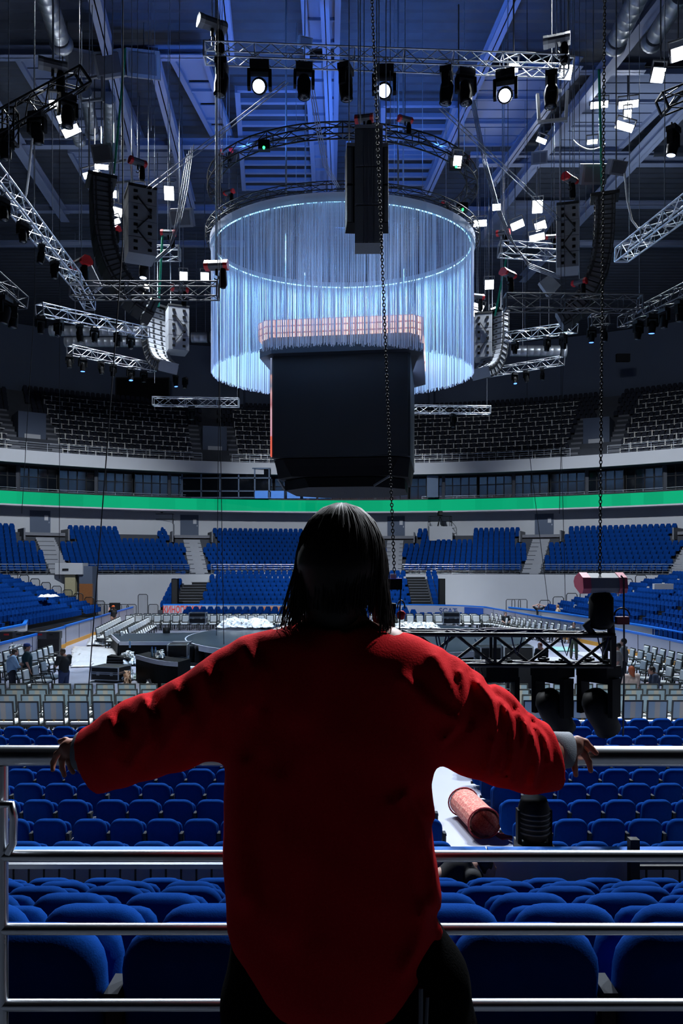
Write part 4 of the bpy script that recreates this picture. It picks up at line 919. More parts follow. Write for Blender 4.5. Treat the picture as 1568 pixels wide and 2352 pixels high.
# ---------------------------------------------------------------- the hanging screen cube
QC = Vector((.33, 37.7, 0)); QR = Matrix.Rotation(D(-7.2), 3, 'Z')
def octo(hw, ch, z): return [QC + QR @ Vector((x, y, 0)) + Vector((0, 0, z)) for x, y in ((-hw + ch, -hw), (hw - ch, -hw), (hw, -hw + ch), (hw, hw - ch), (hw - ch, hw), (-hw + ch, hw), (-hw, hw - ch), (-hw, -hw + ch))]
M['screen_off'] = mat('dark_led_screen', '#0c121c', .6, var=.08, scale=.5)
mvid = bpy.data.materials.new('lit_video_panel'); mvid.use_nodes = True
nt = mvid.node_tree; b = nt.nodes['Principled BSDF']; tc = nt.nodes.new('ShaderNodeTexCoord'); sx = nt.nodes.new('ShaderNodeSeparateXYZ'); nt.links.new(tc.outputs['Generated'], sx.inputs[0])
rmp = nt.nodes.new('ShaderNodeValToRGB'); cr = rmp.color_ramp; cr.elements[0].position = 0; cr.elements[0].color = lin('#ee6a55') + (1,); cr.elements[1].position = 1; cr.elements[1].color = lin('#8f98b8') + (1,)
for p_, c_ in ((.19, '#ee6a55'), (.2, '#e0a0b4'), (.45, '#e3b4c0'), (.5, '#c07880'), (.62, '#e9b3b8'), (.68, '#7f8aa0'), (.78, '#d9a49c'), (.8, '#5f708c')): e = cr.elements.new(p_); e.color = lin(c_) + (1,)
nt.links.new(sx.outputs['Z'], rmp.inputs[0]); nt.links.new(rmp.outputs[0], b.inputs['Emission Color']); b.inputs['Emission Strength'].default_value = .75; b.inputs['Base Color'].default_value = (.05, .03, .03, 1)
cube = thing('hanging_scoreboard', 'large dark hanging video cube inside the string curtain, its left side lit pink', 'screen', QC + Vector((0, 0, 8)))
HW = 3.17
MB().loft([octo(HW, .12, 9.35), octo(HW, .12, 14.3)], smooth=False).build('core', M['screen_off'], cube)
def facep(x0, x1, z0, z1, side, m, name, th=.08):
    mb = MB(); q = []
    for z in (z0, z1):
        for x in (x0, x1): q.append((x, z))
    if side == 'front': pts = [QC + QR @ Vector((x, -HW - dy, 0)) + Vector((0, 0, z)) for dy in (.01, th) for x, z in (q[0], q[1], q[3], q[2])]
    else: pts = [QC + QR @ Vector((-HW - dx, x, 0)) + Vector((0, 0, z)) for dx in (.01, th) for x, z in (q[0], q[1], q[3], q[2])]
    mb.add(pts, [(0, 1, 2, 3), (7, 6, 5, 4), (0, 4, 5, 1), (1, 5, 6, 2), (2, 6, 7, 3), (3, 7, 4, 0)]); return mb.build(name, m, cube)
facep(-HW + .1, HW - .1, 9.4, 14.25, 'front', M['screen_off'], 'front_screen')
facep(-HW + .12, HW - .12, 9.45, 14.2, 'left', mvid, 'side_screen')
MB().loft([octo(HW - .02, .5, 9.3), octo(HW - .08, .6, 8.95), octo(HW - .12, .8, 8.5)], smooth=False).build('lower_ring', mat('lower_screen_ring', '#121114', .7, var=.1, spec=.1), cube)
MB().loft([octo(HW - .3, 1.2, 8.45), octo(HW - .3, 1.4, 8.02)], smooth=False).build('base_frame', M['black'], cube)
mb = MB()
P8 = octo(HW - .28, 1.38, 8.05); P9 = octo(HW - .12, .8, 8.47)
for i in (1, 7): mb.bar(P8[i], P9[i], .08)
mb.build('corner_strut', M['gunmetal'], cube)
MB().loft([octo(3.75, .7, 13.98), octo(3.75, .7, 14.4)], smooth=False).build('upper_skirt', mat('dark_blue_skirt', '#0a1020', .7, var=.3, scale=6), cube)
mlb = bpy.data.materials.new('warm_led_band'); mlb.use_nodes = True
nt = mlb.node_tree; b = nt.nodes['Principled BSDF']; tc = nt.nodes.new('ShaderNodeTexCoord'); br = nt.nodes.new('ShaderNodeTexBrick'); br.offset = 0; br.inputs['Scale'].default_value = 1.; br.inputs['Brick Width'].default_value = .3; br.inputs['Row Height'].default_value = .3; br.inputs['Mortar Size'].default_value = .035
mpg = nt.nodes.new('ShaderNodeMapping'); mpg.inputs['Rotation'].default_value = (PI / 2, 0, 0); nt.links.new(tc.outputs['Object'], mpg.inputs[0]); nt.links.new(mpg.outputs[0], br.inputs['Vector'])
br.inputs['Color1'].default_value = lin('#f0b39a') + (1,); br.inputs['Color2'].default_value = lin('#e7b6a6') + (1,); br.inputs['Mortar'].default_value = lin('#7a4a44') + (1,)
nt.links.new(br.outputs['Color'], b.inputs['Emission Color']); b.inputs['Emission Strength'].default_value = 2.4; b.inputs['Base Color'].default_value = (.1, .06, .05, 1)
MB().loft([octo(3.75, .45, 14.75), octo(3.75, .45, 15.5)], smooth=False).build('led_band', mlb, cube)
MB().loft([octo(3.6, .5, 14.4), octo(3.6, .5, 14.75)], smooth=False).build('band_carrier', M['gunmetal'], cube)
mb = MB()
for sx_ in (-2.6, 2.6):
    for sy_ in (-2.6, 2.6): v = QC + QR @ Vector((sx_, sy_, 0)); mb.cyl(v + Vector((0, 0, 14.3)), v + Vector((0, 0, ZR)), .04, n=6)
mb.build('suspension_cable', M['wire'], cube)

M['pinkcap'] = mat('pink_red_cap', '#c2566c', .5, var=.08)
# ---------------------------------------------------------------- hoists
def hoist(label, p, chain_top=None, red=True, s=1., rz=0., horiz=False, hook=True, name='chain_hoist', capm=None, bodym=None, roll=0.):
    p = Vector(p); t = thing(name, label, 'hoist', p, None); R = RZ(rz); body = M[bodym or 'gunmetal']; cap = M[capm] if capm else M['red'] if red else M['greycab']
    w_, h_, d_ = .62 * s, .22 * s, .30 * s
    oc = [(-d_ / 2, -h_ * .3), (-d_ * .3, -h_ / 2), (d_ * .3, -h_ / 2), (d_ / 2, -h_ * .3), (d_ / 2, 0), (d_ * .22, h_ / 2), (-d_ * .22, h_ / 2), (-d_ / 2, 0)]
    oc = [(a * math.cos(roll) - b * math.sin(roll), a * math.sin(roll) + b * math.cos(roll)) for a, b in oc]
    def sec(x0, x1, k=1.): return [[p + R @ Vector((x, a * k, b * k)) for a, b in oc] for x in (x0, x1)]
    MB().loft(sec(-w_ * .32, w_ * .32), smooth=False).build('motor_body', body, t)
    for sg in (-1, 1): MB().loft(sec(sg * w_ * .32, sg * w_ * .5, 1.06), smooth=False).build('end_cap', cap, t)
    if hook:
        mb = MB(); mb.cyl(p - Vector((0, 0, h_ * .5)), p - Vector((0, 0, h_ * 1.2)), .035 * s, n=6); mb.tube([p + Vector((.06 * s * math.cos(a), 0, -h_ * 1.2 - .06 * s + .06 * s * math.sin(a))) for a in np.linspace(PI / 2, -PI * .9, 8)], .018 * s, 5); mb.build('hook', M['black2'], t)
        mb = MB(); q = p + R @ Vector((w_ * .28, 0, 0)); mb.lathe(q - Vector((0, 0, h_ * .5)), (0, 0, -1), [(0, .07 * s), (.1 * s, .1 * s), (.42 * s, .11 * s), (.5 * s, .07 * s)], 8); mb.build('chain_bag', M['black'], t)
    if chain_top: MB().cyl(p + Vector((0, 0, h_ * .4)), Vector((p.x, p.y, chain_top)), .016, n=5).build('chain', M['wire'], t)
    return t
# ---------------------------------------------------------------- moving heads (hung base up)
def moving_head(label, p, tilt=0., pan=0., lens='lens', s=1., src={}, grp='moving heads on the rig'):
    key = lens
    if key not in src:
        t = thing('moving_head', label, 'stage light', p, grp); o = Vector(p)
        MB().box(o + Vector((0, 0, -.08)), (.42, .30, .16)).build('base', M['black2'], t)
        mb = MB()
        for sg in (-1, 1):
            mb.loft([[o + Vector((sg * (.23 + e), yy, z)) for e, yy in ((-.035, -.09), (.035, -.09), (.035, .09), (-.035, .09))] for z in (-.18, -.42, -.56)], smooth=False)
        mb.bar(o + Vector((-.26, 0, -.2)), o + Vector((.26, 0, -.2)), .18, .07); mb.build('yoke', M['black'], t)
        for sg in (-1, 1): MB().cyl(o + Vector((sg * .12, 0, 0)), o + Vector((sg * .12, 0, .1)), .03, n=6).build('clamp', M['black2'], t)
        for nm, prof, mm in (('head', [(.22, .05), (.2, .13), (.1, .17), (-.12, .175), (-.3, .15), (-.34, .16), (-.345, .13)], M['black']), ('lens', [(-.346, .13), (-.36, .125), (-.375, .06), (-.378, .005)], M[lens])):
            h = MB().lathe((0, 0, 0), (0, 0, 1), prof, 16).build(nm, mm, t, False); h.location = (0, 0, -.5); h.rotation_euler = (tilt, 0, 0)
        t.rotation_euler = (0, 0, pan); t.scale = (s,) * 3; src[key] = t; return t
    r = dup(src[key], p, (0, 0, pan), label, grp, s)
    for c in r.children:
        if c.name.split('.')[0] in ('head', 'lens'): c.rotation_euler = (tilt, 0, 0)
    return r
bpy.context.view_layer.update()

# ---------------------------------------------------------------- front truss
Y1 = 25.0
A = at(470, 122, Y1); B = at(1300, 153, Y1 + .45)
truss('long silver box truss overhead, crossing in front of the curtain near the top', A, B, .48, 'alu', r=.026, seg=.55)
def on(px): return lerp(A, B, (px - 470) / 830) - Vector((0, 0, .27))
for px, tl, pn, ln, lb in [(508, .15, PI / 2, 'lens', 'unlit moving head under the long front truss, first from its left end'), (594, .35, .05, 'glow_blue', 'lit blue-white moving head under the long front truss, left one of three lit'), (695, -.1, .1, 'lens', 'unlit moving head under the long front truss, between the left lit head and the subwoofers'),
                           (790, -.1, 1.2, 'lens', 'unlit moving head under the long front truss, just left of its middle lit head'), (878, .35, -.05, 'glow_blue', 'lit blue-white moving head under the long front truss, middle one of three lit'), (1022, .1, 1.3, 'lens', 'unlit moving head under the long front truss, first right of the middle lit head'),
                           (1066, -.1, .2, 'lens', 'unlit moving head under the long front truss, second right of the middle lit head'), (1158, .4, -.25, 'glow_blue', 'lit blue-white moving head under the long front truss, right one of three lit'), (1265, .05, 1.3, 'lens', 'unlit moving head at the right end of the long front truss')]:
    moving_head(lb, on(px), -1.0 if ln == 'glow_blue' else tl, pn, ln, 1.5 if ln == 'glow_blue' else 1.3)
hoist('silver chain hoist on the left end of the long front truss', at(487, 55, Y1), ZR, False, 1.5, .5); hoist('silver chain hoist on the right end of the long front truss', at(1278, 92, Y1 + .4), ZR, False, 1.4, -.3)
for px, lb in ((487, 'left'), (1278, 'right')):
    p = at(px, 60 if px < 600 else 98, Y1 + .2); rope('lifting sling at the %s end of the long front truss' % lb, [p, lerp(A, B, (px - 470) / 830) + Vector((0, 0, .25))], .03, 'silver', 'lifting_sling')
# ---------------------------------------------------------------- other trusses
TL = [('dark truss at the top left corner carrying two lamps', (-30, 300), (190, 178), 20, 21.5, .45, 'blacktruss', .03), ('upright dark truss piece at the top left edge', (24, 330), (24, 255), 20.3, 20.3, .3, 'blacktruss', .025),
      ('bright silver truss slanting down from the left edge', (-40, 372), (172, 640), 17, 26, .40, 'alu', .026), ('silver truss tail below the left end of the crossing truss', (172, 640), (206, 700), 26.5, 28.5, .38, 'alu', .022),
      ('grey box truss crossing under the left curved array', (165, 668), (500, 668), 27, 27, .5, 'gunmetal', .026), ('long grey truss below the left curved array, slanting to the right', (90, 710), (335, 765), 34, 40, .5, 'alu', .026),
      ('lower thin truss at far left above the black screen', (160, 803), (352, 845), 44, 50, .5, 'alu', .024), ('short truss cut by the left picture edge', (-40, 618), (50, 696), 24, 26, .42, 'gunmetal', .024),
      ('thin silver truss in front of the black video screen', (352, 922), (548, 925), 52, 52, .55, 'alu', .028), ('thin silver truss right of the cube above the upper stand', (940, 940), (1125, 942), 52, 52, .5, 'alu', .028),
      ('silver truss by the right subwoofer column', (1146, 572), (1290, 582), 38, 38, .62, 'alu', .03), ('grey box truss crossing under the right curved array', (1160, 695), (1470, 698), 27, 27, .5, 'gunmetal', .026),
      ('bright silver truss slanting down from the right edge', (1600, 455), (1428, 585), 18, 23, .40, 'alu', .026), ('thin truss right of the far right array', (1165, 775), (1320, 752), 44, 40, .5, 'alu', .026),
      ('lowest thin truss at far right beside the curtain', (1090, 862), (1290, 828), 52, 46, .48, 'alu', .024), ('dark truss cut by the right picture edge', (1430, 740), (1600, 655), 34, 27, .45, 'gunmetal', .024),
      ('short grey truss at right, above the small blue lamp', (1355, 738), (1395, 735), 36, 36, .5, 'gunmetal', .024), ('small truss behind the left subwoofer column', (340, 582), (412, 582), 40, 40, .6, 'alu', .03),
      ('dark truss in the top right corner above the lit head', (1520, 240), (1620, 200), 24, 24, .5, 'blacktruss', .03)]
TLD = []
for lb, a, b, ya, yb, w_, m, r in TL: truss(lb, at(a[0], a[1], ya), at(b[0], b[1], yb), w_, m, r=r); TLD.append((at(a[0], a[1], ya), at(b[0], b[1], yb), w_))
def under(k, px):                                          # point under truss k, seen in column px
    A_, B_, w_ = TLD[k]; c = (px - CX) / FPX; u = (c * A_.y - A_.x) / ((B_.x - A_.x) - c * (B_.y - A_.y)); return lerp(A_, B_, min(1, max(0, u))) - Vector((0, 0, w_ / 2 + .06))
# small unlit and lit heads under the outer trusses
def heads(lst, desc, grp, k=None):
    for i, (px, py, Y, ln, s) in enumerate(lst): moving_head('%s stage light %s, %s from left' % ({'lens': 'unlit', 'glow_blue2': 'blue', 'glow_blue': 'bright blue'}[ln], desc, ORD[i + 1]), at(px, py, Y) if k is None else under(k, px), random.uniform(-.25, .25), random.uniform(-1.4, 1.4), ln, s * .68, grp=grp)
heads([(94, 722, 34.2, 'lens', 1.3), (135, 735, 35, 'lens', 1.3), (183, 745, 36.5, 'lens', 1.4), (217, 752, 37.5, 'lens', 1.2), (270, 765, 38.6, 'lens', 1.2), (300, 772, 39.2, 'lens', 1.2)], 'under the long grey truss below the left array', 'small heads below the left array', 5)
heads([(158, 815, 44, 'lens', 1.3), (190, 815, 44.8, 'glow_blue2', 1.4), (232, 828, 46, 'lens', 1.3), (260, 833, 47, 'lens', 1.3), (300, 838, 48, 'glow_blue2', 1.4), (330, 848, 49, 'lens', 1.3)], 'under the lower thin left truss', 'small heads on the lower left truss', 6)
heads([(12, 330, 20, 'lens', 1.3), (85, 280, 20.6, 'lens', 1.4), (155, 208, 21.2, 'lens', 1.5)], 'under the dark top left truss', 'heads on the top left truss', 0)
heads([(8, 440, 18, 'lens', .9), (52, 508, 19.3, 'lens', .9), (95, 562, 21.5, 'lens', .9), (125, 602, 23.5, 'lens', .9)], 'under the bright silver left truss', 'heads on the slanting left truss', 2)
heads([(1182, 790, 43.5, 'lens', 1.2), (1256, 778, 41.5, 'lens', 1.3), (1293, 772, 41, 'lens', 1.3)], 'under the thin truss right of the far array', 'heads on the right thin truss', 13)
heads([(1182, 860, 49.5, 'glow_blue2', 1.2), (1208, 853, 48.6, 'lens', 1.2), (1245, 845, 47.5, 'lens', 1.2)], 'under the lowest thin right truss', 'heads on the lowest right truss', 14)
heads([(1465, 732, 33.5, 'lens', 1.3), (1497, 700, 31, 'glow_blue2', 1.3), (1525, 685, 29.5, 'lens', 1.3), (1562, 660, 28, 'lens', 1.3)], 'under the dark right truss', 'heads on the dark right truss', 15)
heads([(1358, 758, 36, 'glow_blue2', 1.2), (1388, 752, 36, 'lens', 1.2)], 'under the short grey right truss', 'heads on the short grey right truss', 16)
heads([(330, 588, 36, 'glow_blue', 1.8)], 'below the left subwoofer column', None); heads([(1546, 292, 24, 'glow_blue', 1.5)], 'cut by the top right picture edge', None)
heads([(12, 700, 25.2, 'lens', 1.5), (30, 712, 25.6, 'lens', 1.4)], 'under the short truss at the left edge', 'heads at the left edge', 7)
heads([(440, 932, 52, 'lens', 1.5)], 'under the thin truss before the black screen', None, 8); heads([(1040, 950, 52, 'lens', 1.5)], 'under the thin truss right of the cube', None, 9)
heads([(403, 862, 50.5, 'glow_blue2', 1.3), (425, 868, 51, 'lens', 1.2)], 'beneath the far left array', 'heads beneath the far left array')

# ---------------------------------------------------------------- flood lamps
fl = {}
def flood(px, py, Y, w_px, h_px, label, m='glow', roll=0., up=6., face=None, light=0):
    p = at(px, py, Y); face = Vector(face or (-p.x * .35, -26, -17)); R = face.to_track_quat('-Y', 'Z').to_matrix() @ RY(roll); s = Y / FPX * 1.15; w_, h_ = w_px * s, h_px * s
    t = thing('flood_lamp', label, 'lamp', p, None)
    def P(x, y, z): return p + R @ Vector((x, y, z))
    mb = MB(); mb.box(P(0, .16, 0), (w_, .26, h_), R)
    for k in range(5): mb.box(P(w_ * (k - 2) * .2, .34, 0), (w_ * .05, .14, h_ * .8), R)
    mb.build('housing', M['greycab'], t); MB().box(P(0, 0, 0), (w_ * .94, .07, h_ * .94), R).build('lamp_glass', M[m], t)
    mb = MB()
    for sg in (-1, 1): mb.bar(P(sg * (w_ / 2 + .03), .15, 0), P(sg * (w_ / 2 + .03), .22, h_ * .5 + .22), .05, .06)
    mb.bar(P(-w_ / 2 - .05, .22, h_ * .5 + .22), P(w_ / 2 + .05, .22, h_ * .5 + .22), .06); mb.build('yoke', M['gunmetal'], t)
    q = P(0, .22, h_ * .5 + .24); MB().cyl(q, (q.x, q.y, min(ZR, q.z + up)), .03, n=5).build('support_rod', M['gunmetal'], t); return t
FL = [(122, 240, 21.3, 14, 14, 'small round-looking flood lamp on the top left truss', 0), (151, 271, 38, 34, 15, 'bright flood lamp at upper left, upper one of a slanted pair', -.35), (163, 301, 38, 34, 16, 'bright flood lamp at upper left, lower one of a slanted pair', -.45),
      (233, 384, 41, 26, 8, 'thin flood lamp above the left curved array, topmost', 0), (209, 401, 41, 32, 11, 'tilted flood lamp above the left curved array, leftmost', -.3), (224, 420, 41, 26, 12, 'flood lamp just on top of the left curved array', -.4), (262, 446, 44, 9, 14, 'small flood lamp between the left curved array and the subwoofers, upper', 0),
      (269, 487, 44, 19, 16, 'flood lamp between the left curved array and the subwoofers, middle', .2), (261, 511, 44, 26, 9, 'flood lamp between the left curved array and the subwoofers, lower', -.35), (320, 433, 44, 19, 10, 'flood lamp on top of the left subwoofer column', 0), (388, 444, 46, 19, 26, 'brightest upright flood lamp right of the left subwoofers', 0),
      (421, 634, 54, 16, 16, 'square flood lamp left of the curtain, left of a pair', 0), (470, 635, 54, 16, 15, 'square flood lamp left of the curtain, right of a pair', 0),
      (1179, 156, 27, 18, 16, 'flood lamp behind the right part of the long front truss', 0), (1300, 166, 26, 22, 26, 'big upright flood lamp at the right end of the long front truss', .1), (1511, 173, 30, 24, 26, 'square flood lamp at upper right, left of the corner one', .15), (1562, 123, 28, 34, 24, 'flood lamp cut by the right edge near the top', -.2),
      (1376, 241, 41, 34, 12, 'thin flood lamp beside the right green sling', 0), (1443, 240, 41, 38, 13, 'thin flood lamp at upper right, upper of three stacked', 0), (1441, 263, 41, 14, 16, 'small flood lamp at upper right, middle of three stacked', 0), (1434, 291, 41, 36, 14, 'tilted flood lamp at upper right, lower of three stacked', .35),
      (1243, 323, 44, 20, 9, 'small slanted flood lamp under the right grey catwalk', .4), (1360, 326, 44, 20, 8, 'small flood lamp under the right roof beam', 0), (1140, 476, 50, 18, 12, 'flood lamp at the upper left of the cluster right of the curtain', 0), (1234, 475, 48, 20, 24, 'big upright flood lamp left of the right subwoofer column', 0),
      (1102, 513, 52, 26, 12, 'flood lamp close to the right curtain edge, upper', 0), (1188, 517, 50, 26, 14, 'tilted flood lamp in the right cluster, left of its lower pair', -.35), (1241, 519, 50, 22, 16, 'tilted flood lamp in the right cluster, right of its lower pair', -.3), (1233, 546, 50, 30, 12, 'lowest flood lamp in the cluster left of the right subwoofers', -.15),
      (1123, 654, 55, 18, 18, 'round-looking flood lamp beside the right curtain edge, below the red hoist', 0), (1098, 705, 56, 22, 11, 'tilted flood lamp over the far right array, upper', .35), (1090, 721, 56, 16, 10, 'tilted flood lamp over the far right array, lower', .35), (1134, 712, 56, 10, 10, 'small dim flood lamp above the far right array', -.3),
      (1050, 372, 31.8, 16, 22, 'white lamp hanging on the black ring truss at right', .1)]
for px, py, Y, w_, h_, lb, rl in FL: flood(px, py, Y, w_, h_, lb, 'glow', rl)
for px, py, w_, lb in [(322, 662, 13, 'warm lamp on the left crossing truss, upper left of five'), (337, 658, 9, 'warm lamp on the left crossing truss, upper right of five'), (331, 676, 9, 'warm lamp on the left crossing truss, middle of five'), (334, 690, 9, 'warm lamp on the left crossing truss, lower left of five'), (350, 688, 9, 'warm lamp on the left crossing truss, lower right of five')]:
    flood(px, py, 58, w_, 8, lb, 'glow_warm', 0, 1.)
# grey projector boxes (unlit) up in the roof
for px, py, Y, s, lb in [(188, 145, 38, 1.5, 'unlit grey lamp box overhead at upper left, first of three'), (258, 148, 38, 1.5, 'unlit grey lamp box overhead at upper left, second of three'), (330, 148, 38, 1.6, 'unlit grey lamp box overhead at upper left, third of three'), (240, 352, 34, 1.0, 'unlit tilted grey lamp box above the left array lamps'), (418, 500, 44, 1.3, 'small grey junction box right of the brightest left lamp'),
                         (1362, 400, 34, 1.1, 'unlit tilted grey lamp box above the right curved array'), (1238, 362, 44, .9, 'small pale lamp box hanging under the right catwalk'), (1415, 385, 30, .7, 'flat grey box over the right curved array top'), (700, 98, 34, .6, 'small grey box above the long front truss')]:
    p = at(px, py, Y); t = thing('lamp_box', lb, 'lamp', p); R = RZ(random.uniform(-.4, .4)) @ RX(.5)
    MB().box(p, (s, s * .5, s * .75), R).build('housing', M['greycab'], t); MB().box(p + R @ Vector((0, -s * .28, 0)), (s * .8, .06, s * .55), R).build('front_glass', M['gunmetal'], t); MB().cyl(p, (p.x, p.y, ZR), .025, n=5).build('support_rod', M['gunmetal'], t)
# unlit frames with U brackets
for px, py, Y, lb in [(210, 205, 34, 'empty pale bracket frame hanging at upper left'), (278, 395, 36, 'empty pale bracket frame above the left arrays'), (1268, 245, 27, 'empty pale bracket frame under the right end of the front truss')]:
    p = at(px, py, Y); mb = MB(); s = .5
    for a, b in (((-s, s), (-s, -s)), ((-s, -s), (s, -s)), ((s, -s), (s, s)), ((-s * .6, s), (s * .6, s))): mb.bar(p + Vector((a[0], .1, a[1])), p + Vector((b[0], -.1, b[1])), .1)
    mb.cyl(p + Vector((0, .1, s)), Vector((p.x, p.y + .1, ZR)), .02, n=5); tag(mb.build('bracket_frame', M['greycab']), lb, 'frame')

# ---------------------------------------------------------------- curved line arrays and subwoofer columns
def line_array(label, top, n, bw, bh, bd, yaw, splay, cm='gunmetal'):
    """boxes front towards local -y; each lower box swings its foot backwards"""
    t = thing('line_array', label, 'speaker', top, None); Rz = RZ(yaw); p = Vector(top); tilt = D(1)
    for i in range(n):
        R = Rz @ RX(tilt); q = p + R @ Vector((0, 0, -bh / 2)); 
        prof = [(-bd / 2, -bh * .48), (bd / 2, -bh * .38), (bd / 2, bh * .38), (-bd / 2, bh * .48)]; mb = MB()
        vs = [q + R @ Vector((x, y, z)) for x in (-bw / 2, bw / 2) for y, z in prof]; mb.add(vs, [(0, 1, 2, 3), (7, 6, 5, 4), (0, 4, 5, 1), (1, 5, 6, 2), (2, 6, 7, 3), (3, 7, 4, 0)])
        c = mb.build('cabinet', M[cm], t)
        MB().box(q + R @ Vector((0, -bd / 2 - .01, 0)), (bw * .97, .05, bh * .93), R).build('grille', M['grille'], c)
        for sg in (-1, 1):
            mb = MB(); mb.box(q + R @ Vector((sg * (bw / 2 + .015), 0, 0)), (.03, bd * .9, .06), R); mb.box(q + R @ Vector((sg * (bw / 2 + .02), bd * .32, 0)), (.05, .1, bh * .9), R); mb.box(q + R @ Vector((sg * (bw / 2 + .02), -bd * .38, 0)), (.05, .06, bh * .9), R)
            mb.build('rigging_bracket', M['black2'], c); MB().box(q + R @ Vector((sg * bw * .2, bd / 2 + .02, 0)), (.14, .05, .1), R).build('handle', M['black2'], c)
        p = p + R @ Vector((0, 0, -bh)); tilt += D(splay[min(i, len(splay) - 1)])
    mb = MB(); tp = Vector(top); mb.box(tp + Vector((0, 0, .12)), (bw * .9, bd * 1.5, .14), Rz); mb.build('fly_bar', M['black2'], t)
    mb = MB()
    for yy in (-bd * .6, bd * .6): v = tp + Rz @ Vector((0, yy, .2)); mb.cyl(v, (v.x, v.y, ZR), .025, n=5)
    mb.build('chain', M['wire'], t); return t
SPL = [0, 1, 1, 2, 3, 4, 5, 6, 6, 7, 8, 8, 8, 7, 6, 5]
SPLF = [0, 0, 1, 2, 3, 4, 6, 8, 10, 11, 12, 12]
line_array('tall curved black loudspeaker array at left, its tail bending to the right', at(232, 424, 33), 15, 1.5, .41, .80, D(-66), SPL)
line_array('tall curved grey loudspeaker array at right, its tail bending to the left', at(1388, 460, 33), 14, 1.0, .41, .78, D(74), SPL)
line_array('smaller curved loudspeaker array at far left, bending towards the curtain', at(352, 708, 49), 13, 1.5, .36, .7, D(-128), SPLF, 'greycab')
line_array('smaller curved loudspeaker array at far right, bending towards the curtain', at(1140, 722, 49), 13, 1.5, .36, .7, D(128), SPLF, 'greycab')
M['grille2'] = mat('dark_charcoal_grille', '#43474b', .7, var=.25, scale=40, bump=.3, bscale=150)
def sub_column(label, c, rows, w_, h_, d_, yaw, m='greycab', cols=1, dark=False):
    t = thing('hanging_subwoofer', label, 'speaker', c, None); R = RZ(yaw); c = Vector(c)
    for i in range(rows):
        q = c + Vector((0, 0, -(i + .5) * h_)); cb = MB().box(q, (w_, d_, h_ * .97), R).build('cabinet', M[m], t)
        mb = MB()
        if dark: 
            for sg in (-1, 0, 1): mb.box(q + R @ Vector((sg * w_ * .14, -d_ / 2 - .012, 0)), (w_ * .035, .04, h_ * .95), R)
            for sg in (-1, 1): mb.box(q + R @ Vector((sg * w_ * .34, -d_ / 2 - .005, 0)), (w_ * .28, .03, h_ * .93), R)
        else:
            for sg in (-1, 1):
                for zz in (-.22, .22): mb.box(q + R @ Vector((sg * w_ * .25, -d_ / 2 - .01, zz * h_)), (w_ * .14, .05, h_ * .16), R)
        mb.build('handle' if not dark else 'grille', M['black'] if not dark else M['grille2'], cb)
    if not dark:
        mb = MB()
        for k in range(rows - 1): a = c + R @ Vector((w_ * (.3 if k % 2 else -.2), -d_ / 2 - .05, -(k + .6) * h_)); b = c + R @ Vector((w_ * (-.2 if k % 2 else .3), -d_ / 2 - .05, -(k + 1.5) * h_)); mb.bar(a, b, .07, .04)
        mb.build('strap', M['black2'], t)
    MB().box(c + Vector((0, 0, .06)), (w_ * 1.02, d_ * 1.02, .1), R).build('fly_bar', M['black2'] if not dark else M['greycab'], t)
    mb = MB()
    for sg in (-1, 1): v = c + R @ Vector((sg * w_ * .3, 0, .1)); mb.cyl(v, (v.x, v.y, ZR), .018, n=6)
    mb.build('chain', M['wire'], t); return t
sub_column('grey subwoofer column hanging right of the left curved array', at(322, 446, 33.5), 4, 1.2, .72, 1.3, D(24))
sub_column('grey subwoofer column hanging left of the right curved array', at(1303, 482, 33.5), 4, .95, .68, 1.1, D(-14))
sub_column('grey subwoofer column beside the far left curved array', at(406, 712, 49), 3, 1.3, .92, 1.5, D(22))
sub_column('grey subwoofer column between the curtain edge and the far right array', at(1110, 728, 49), 3, 1.1, .92, 1.4, D(-12))
sub_column('tall black subwoofer column hanging in front of the curtain, front one', at(846, 312, 23), 3, 1.0 * .83, 1.14, .8, D(-1), 'gunmetal', dark=True)
sub_column('black subwoofer column at the left behind the front hanging one', at(812, 352, 24.6), 2, .5, 1.22, .8, D(4), 'black', dark=True)
sub_column('black subwoofer column at the right behind the front hanging one', at(878, 352, 24.6), 2, .38, 1.22, .8, D(-4), 'black', dark=True)
tag(MB().prism([(at(232, 0, 36).x, at(0, 655, 36).z), (at(205, 0, 36).x, at(0, 600, 36).z), (at(170, 0, 36).x, at(0, 620, 36).z), (at(215, 0, 36).x, at(0, 668, 36).z)], 36, 36.3).build('acoustic_panel', M['greycab']), 'tilted grey square panel behind the tail of the left curved array', 'panel')
tag(MB().prism([(at(1262, 0, 36).x, at(0, 682, 36).z), (at(1238, 0, 36).x, at(0, 648, 36).z), (at(1262, 0, 36).x, at(0, 630, 36).z), (at(1288, 0, 36).x, at(0, 655, 36).z)], 36, 36.3).build('acoustic_panel', M['greycab']), 'tilted grey diamond-shaped panel below the right subwoofer column', 'panel')

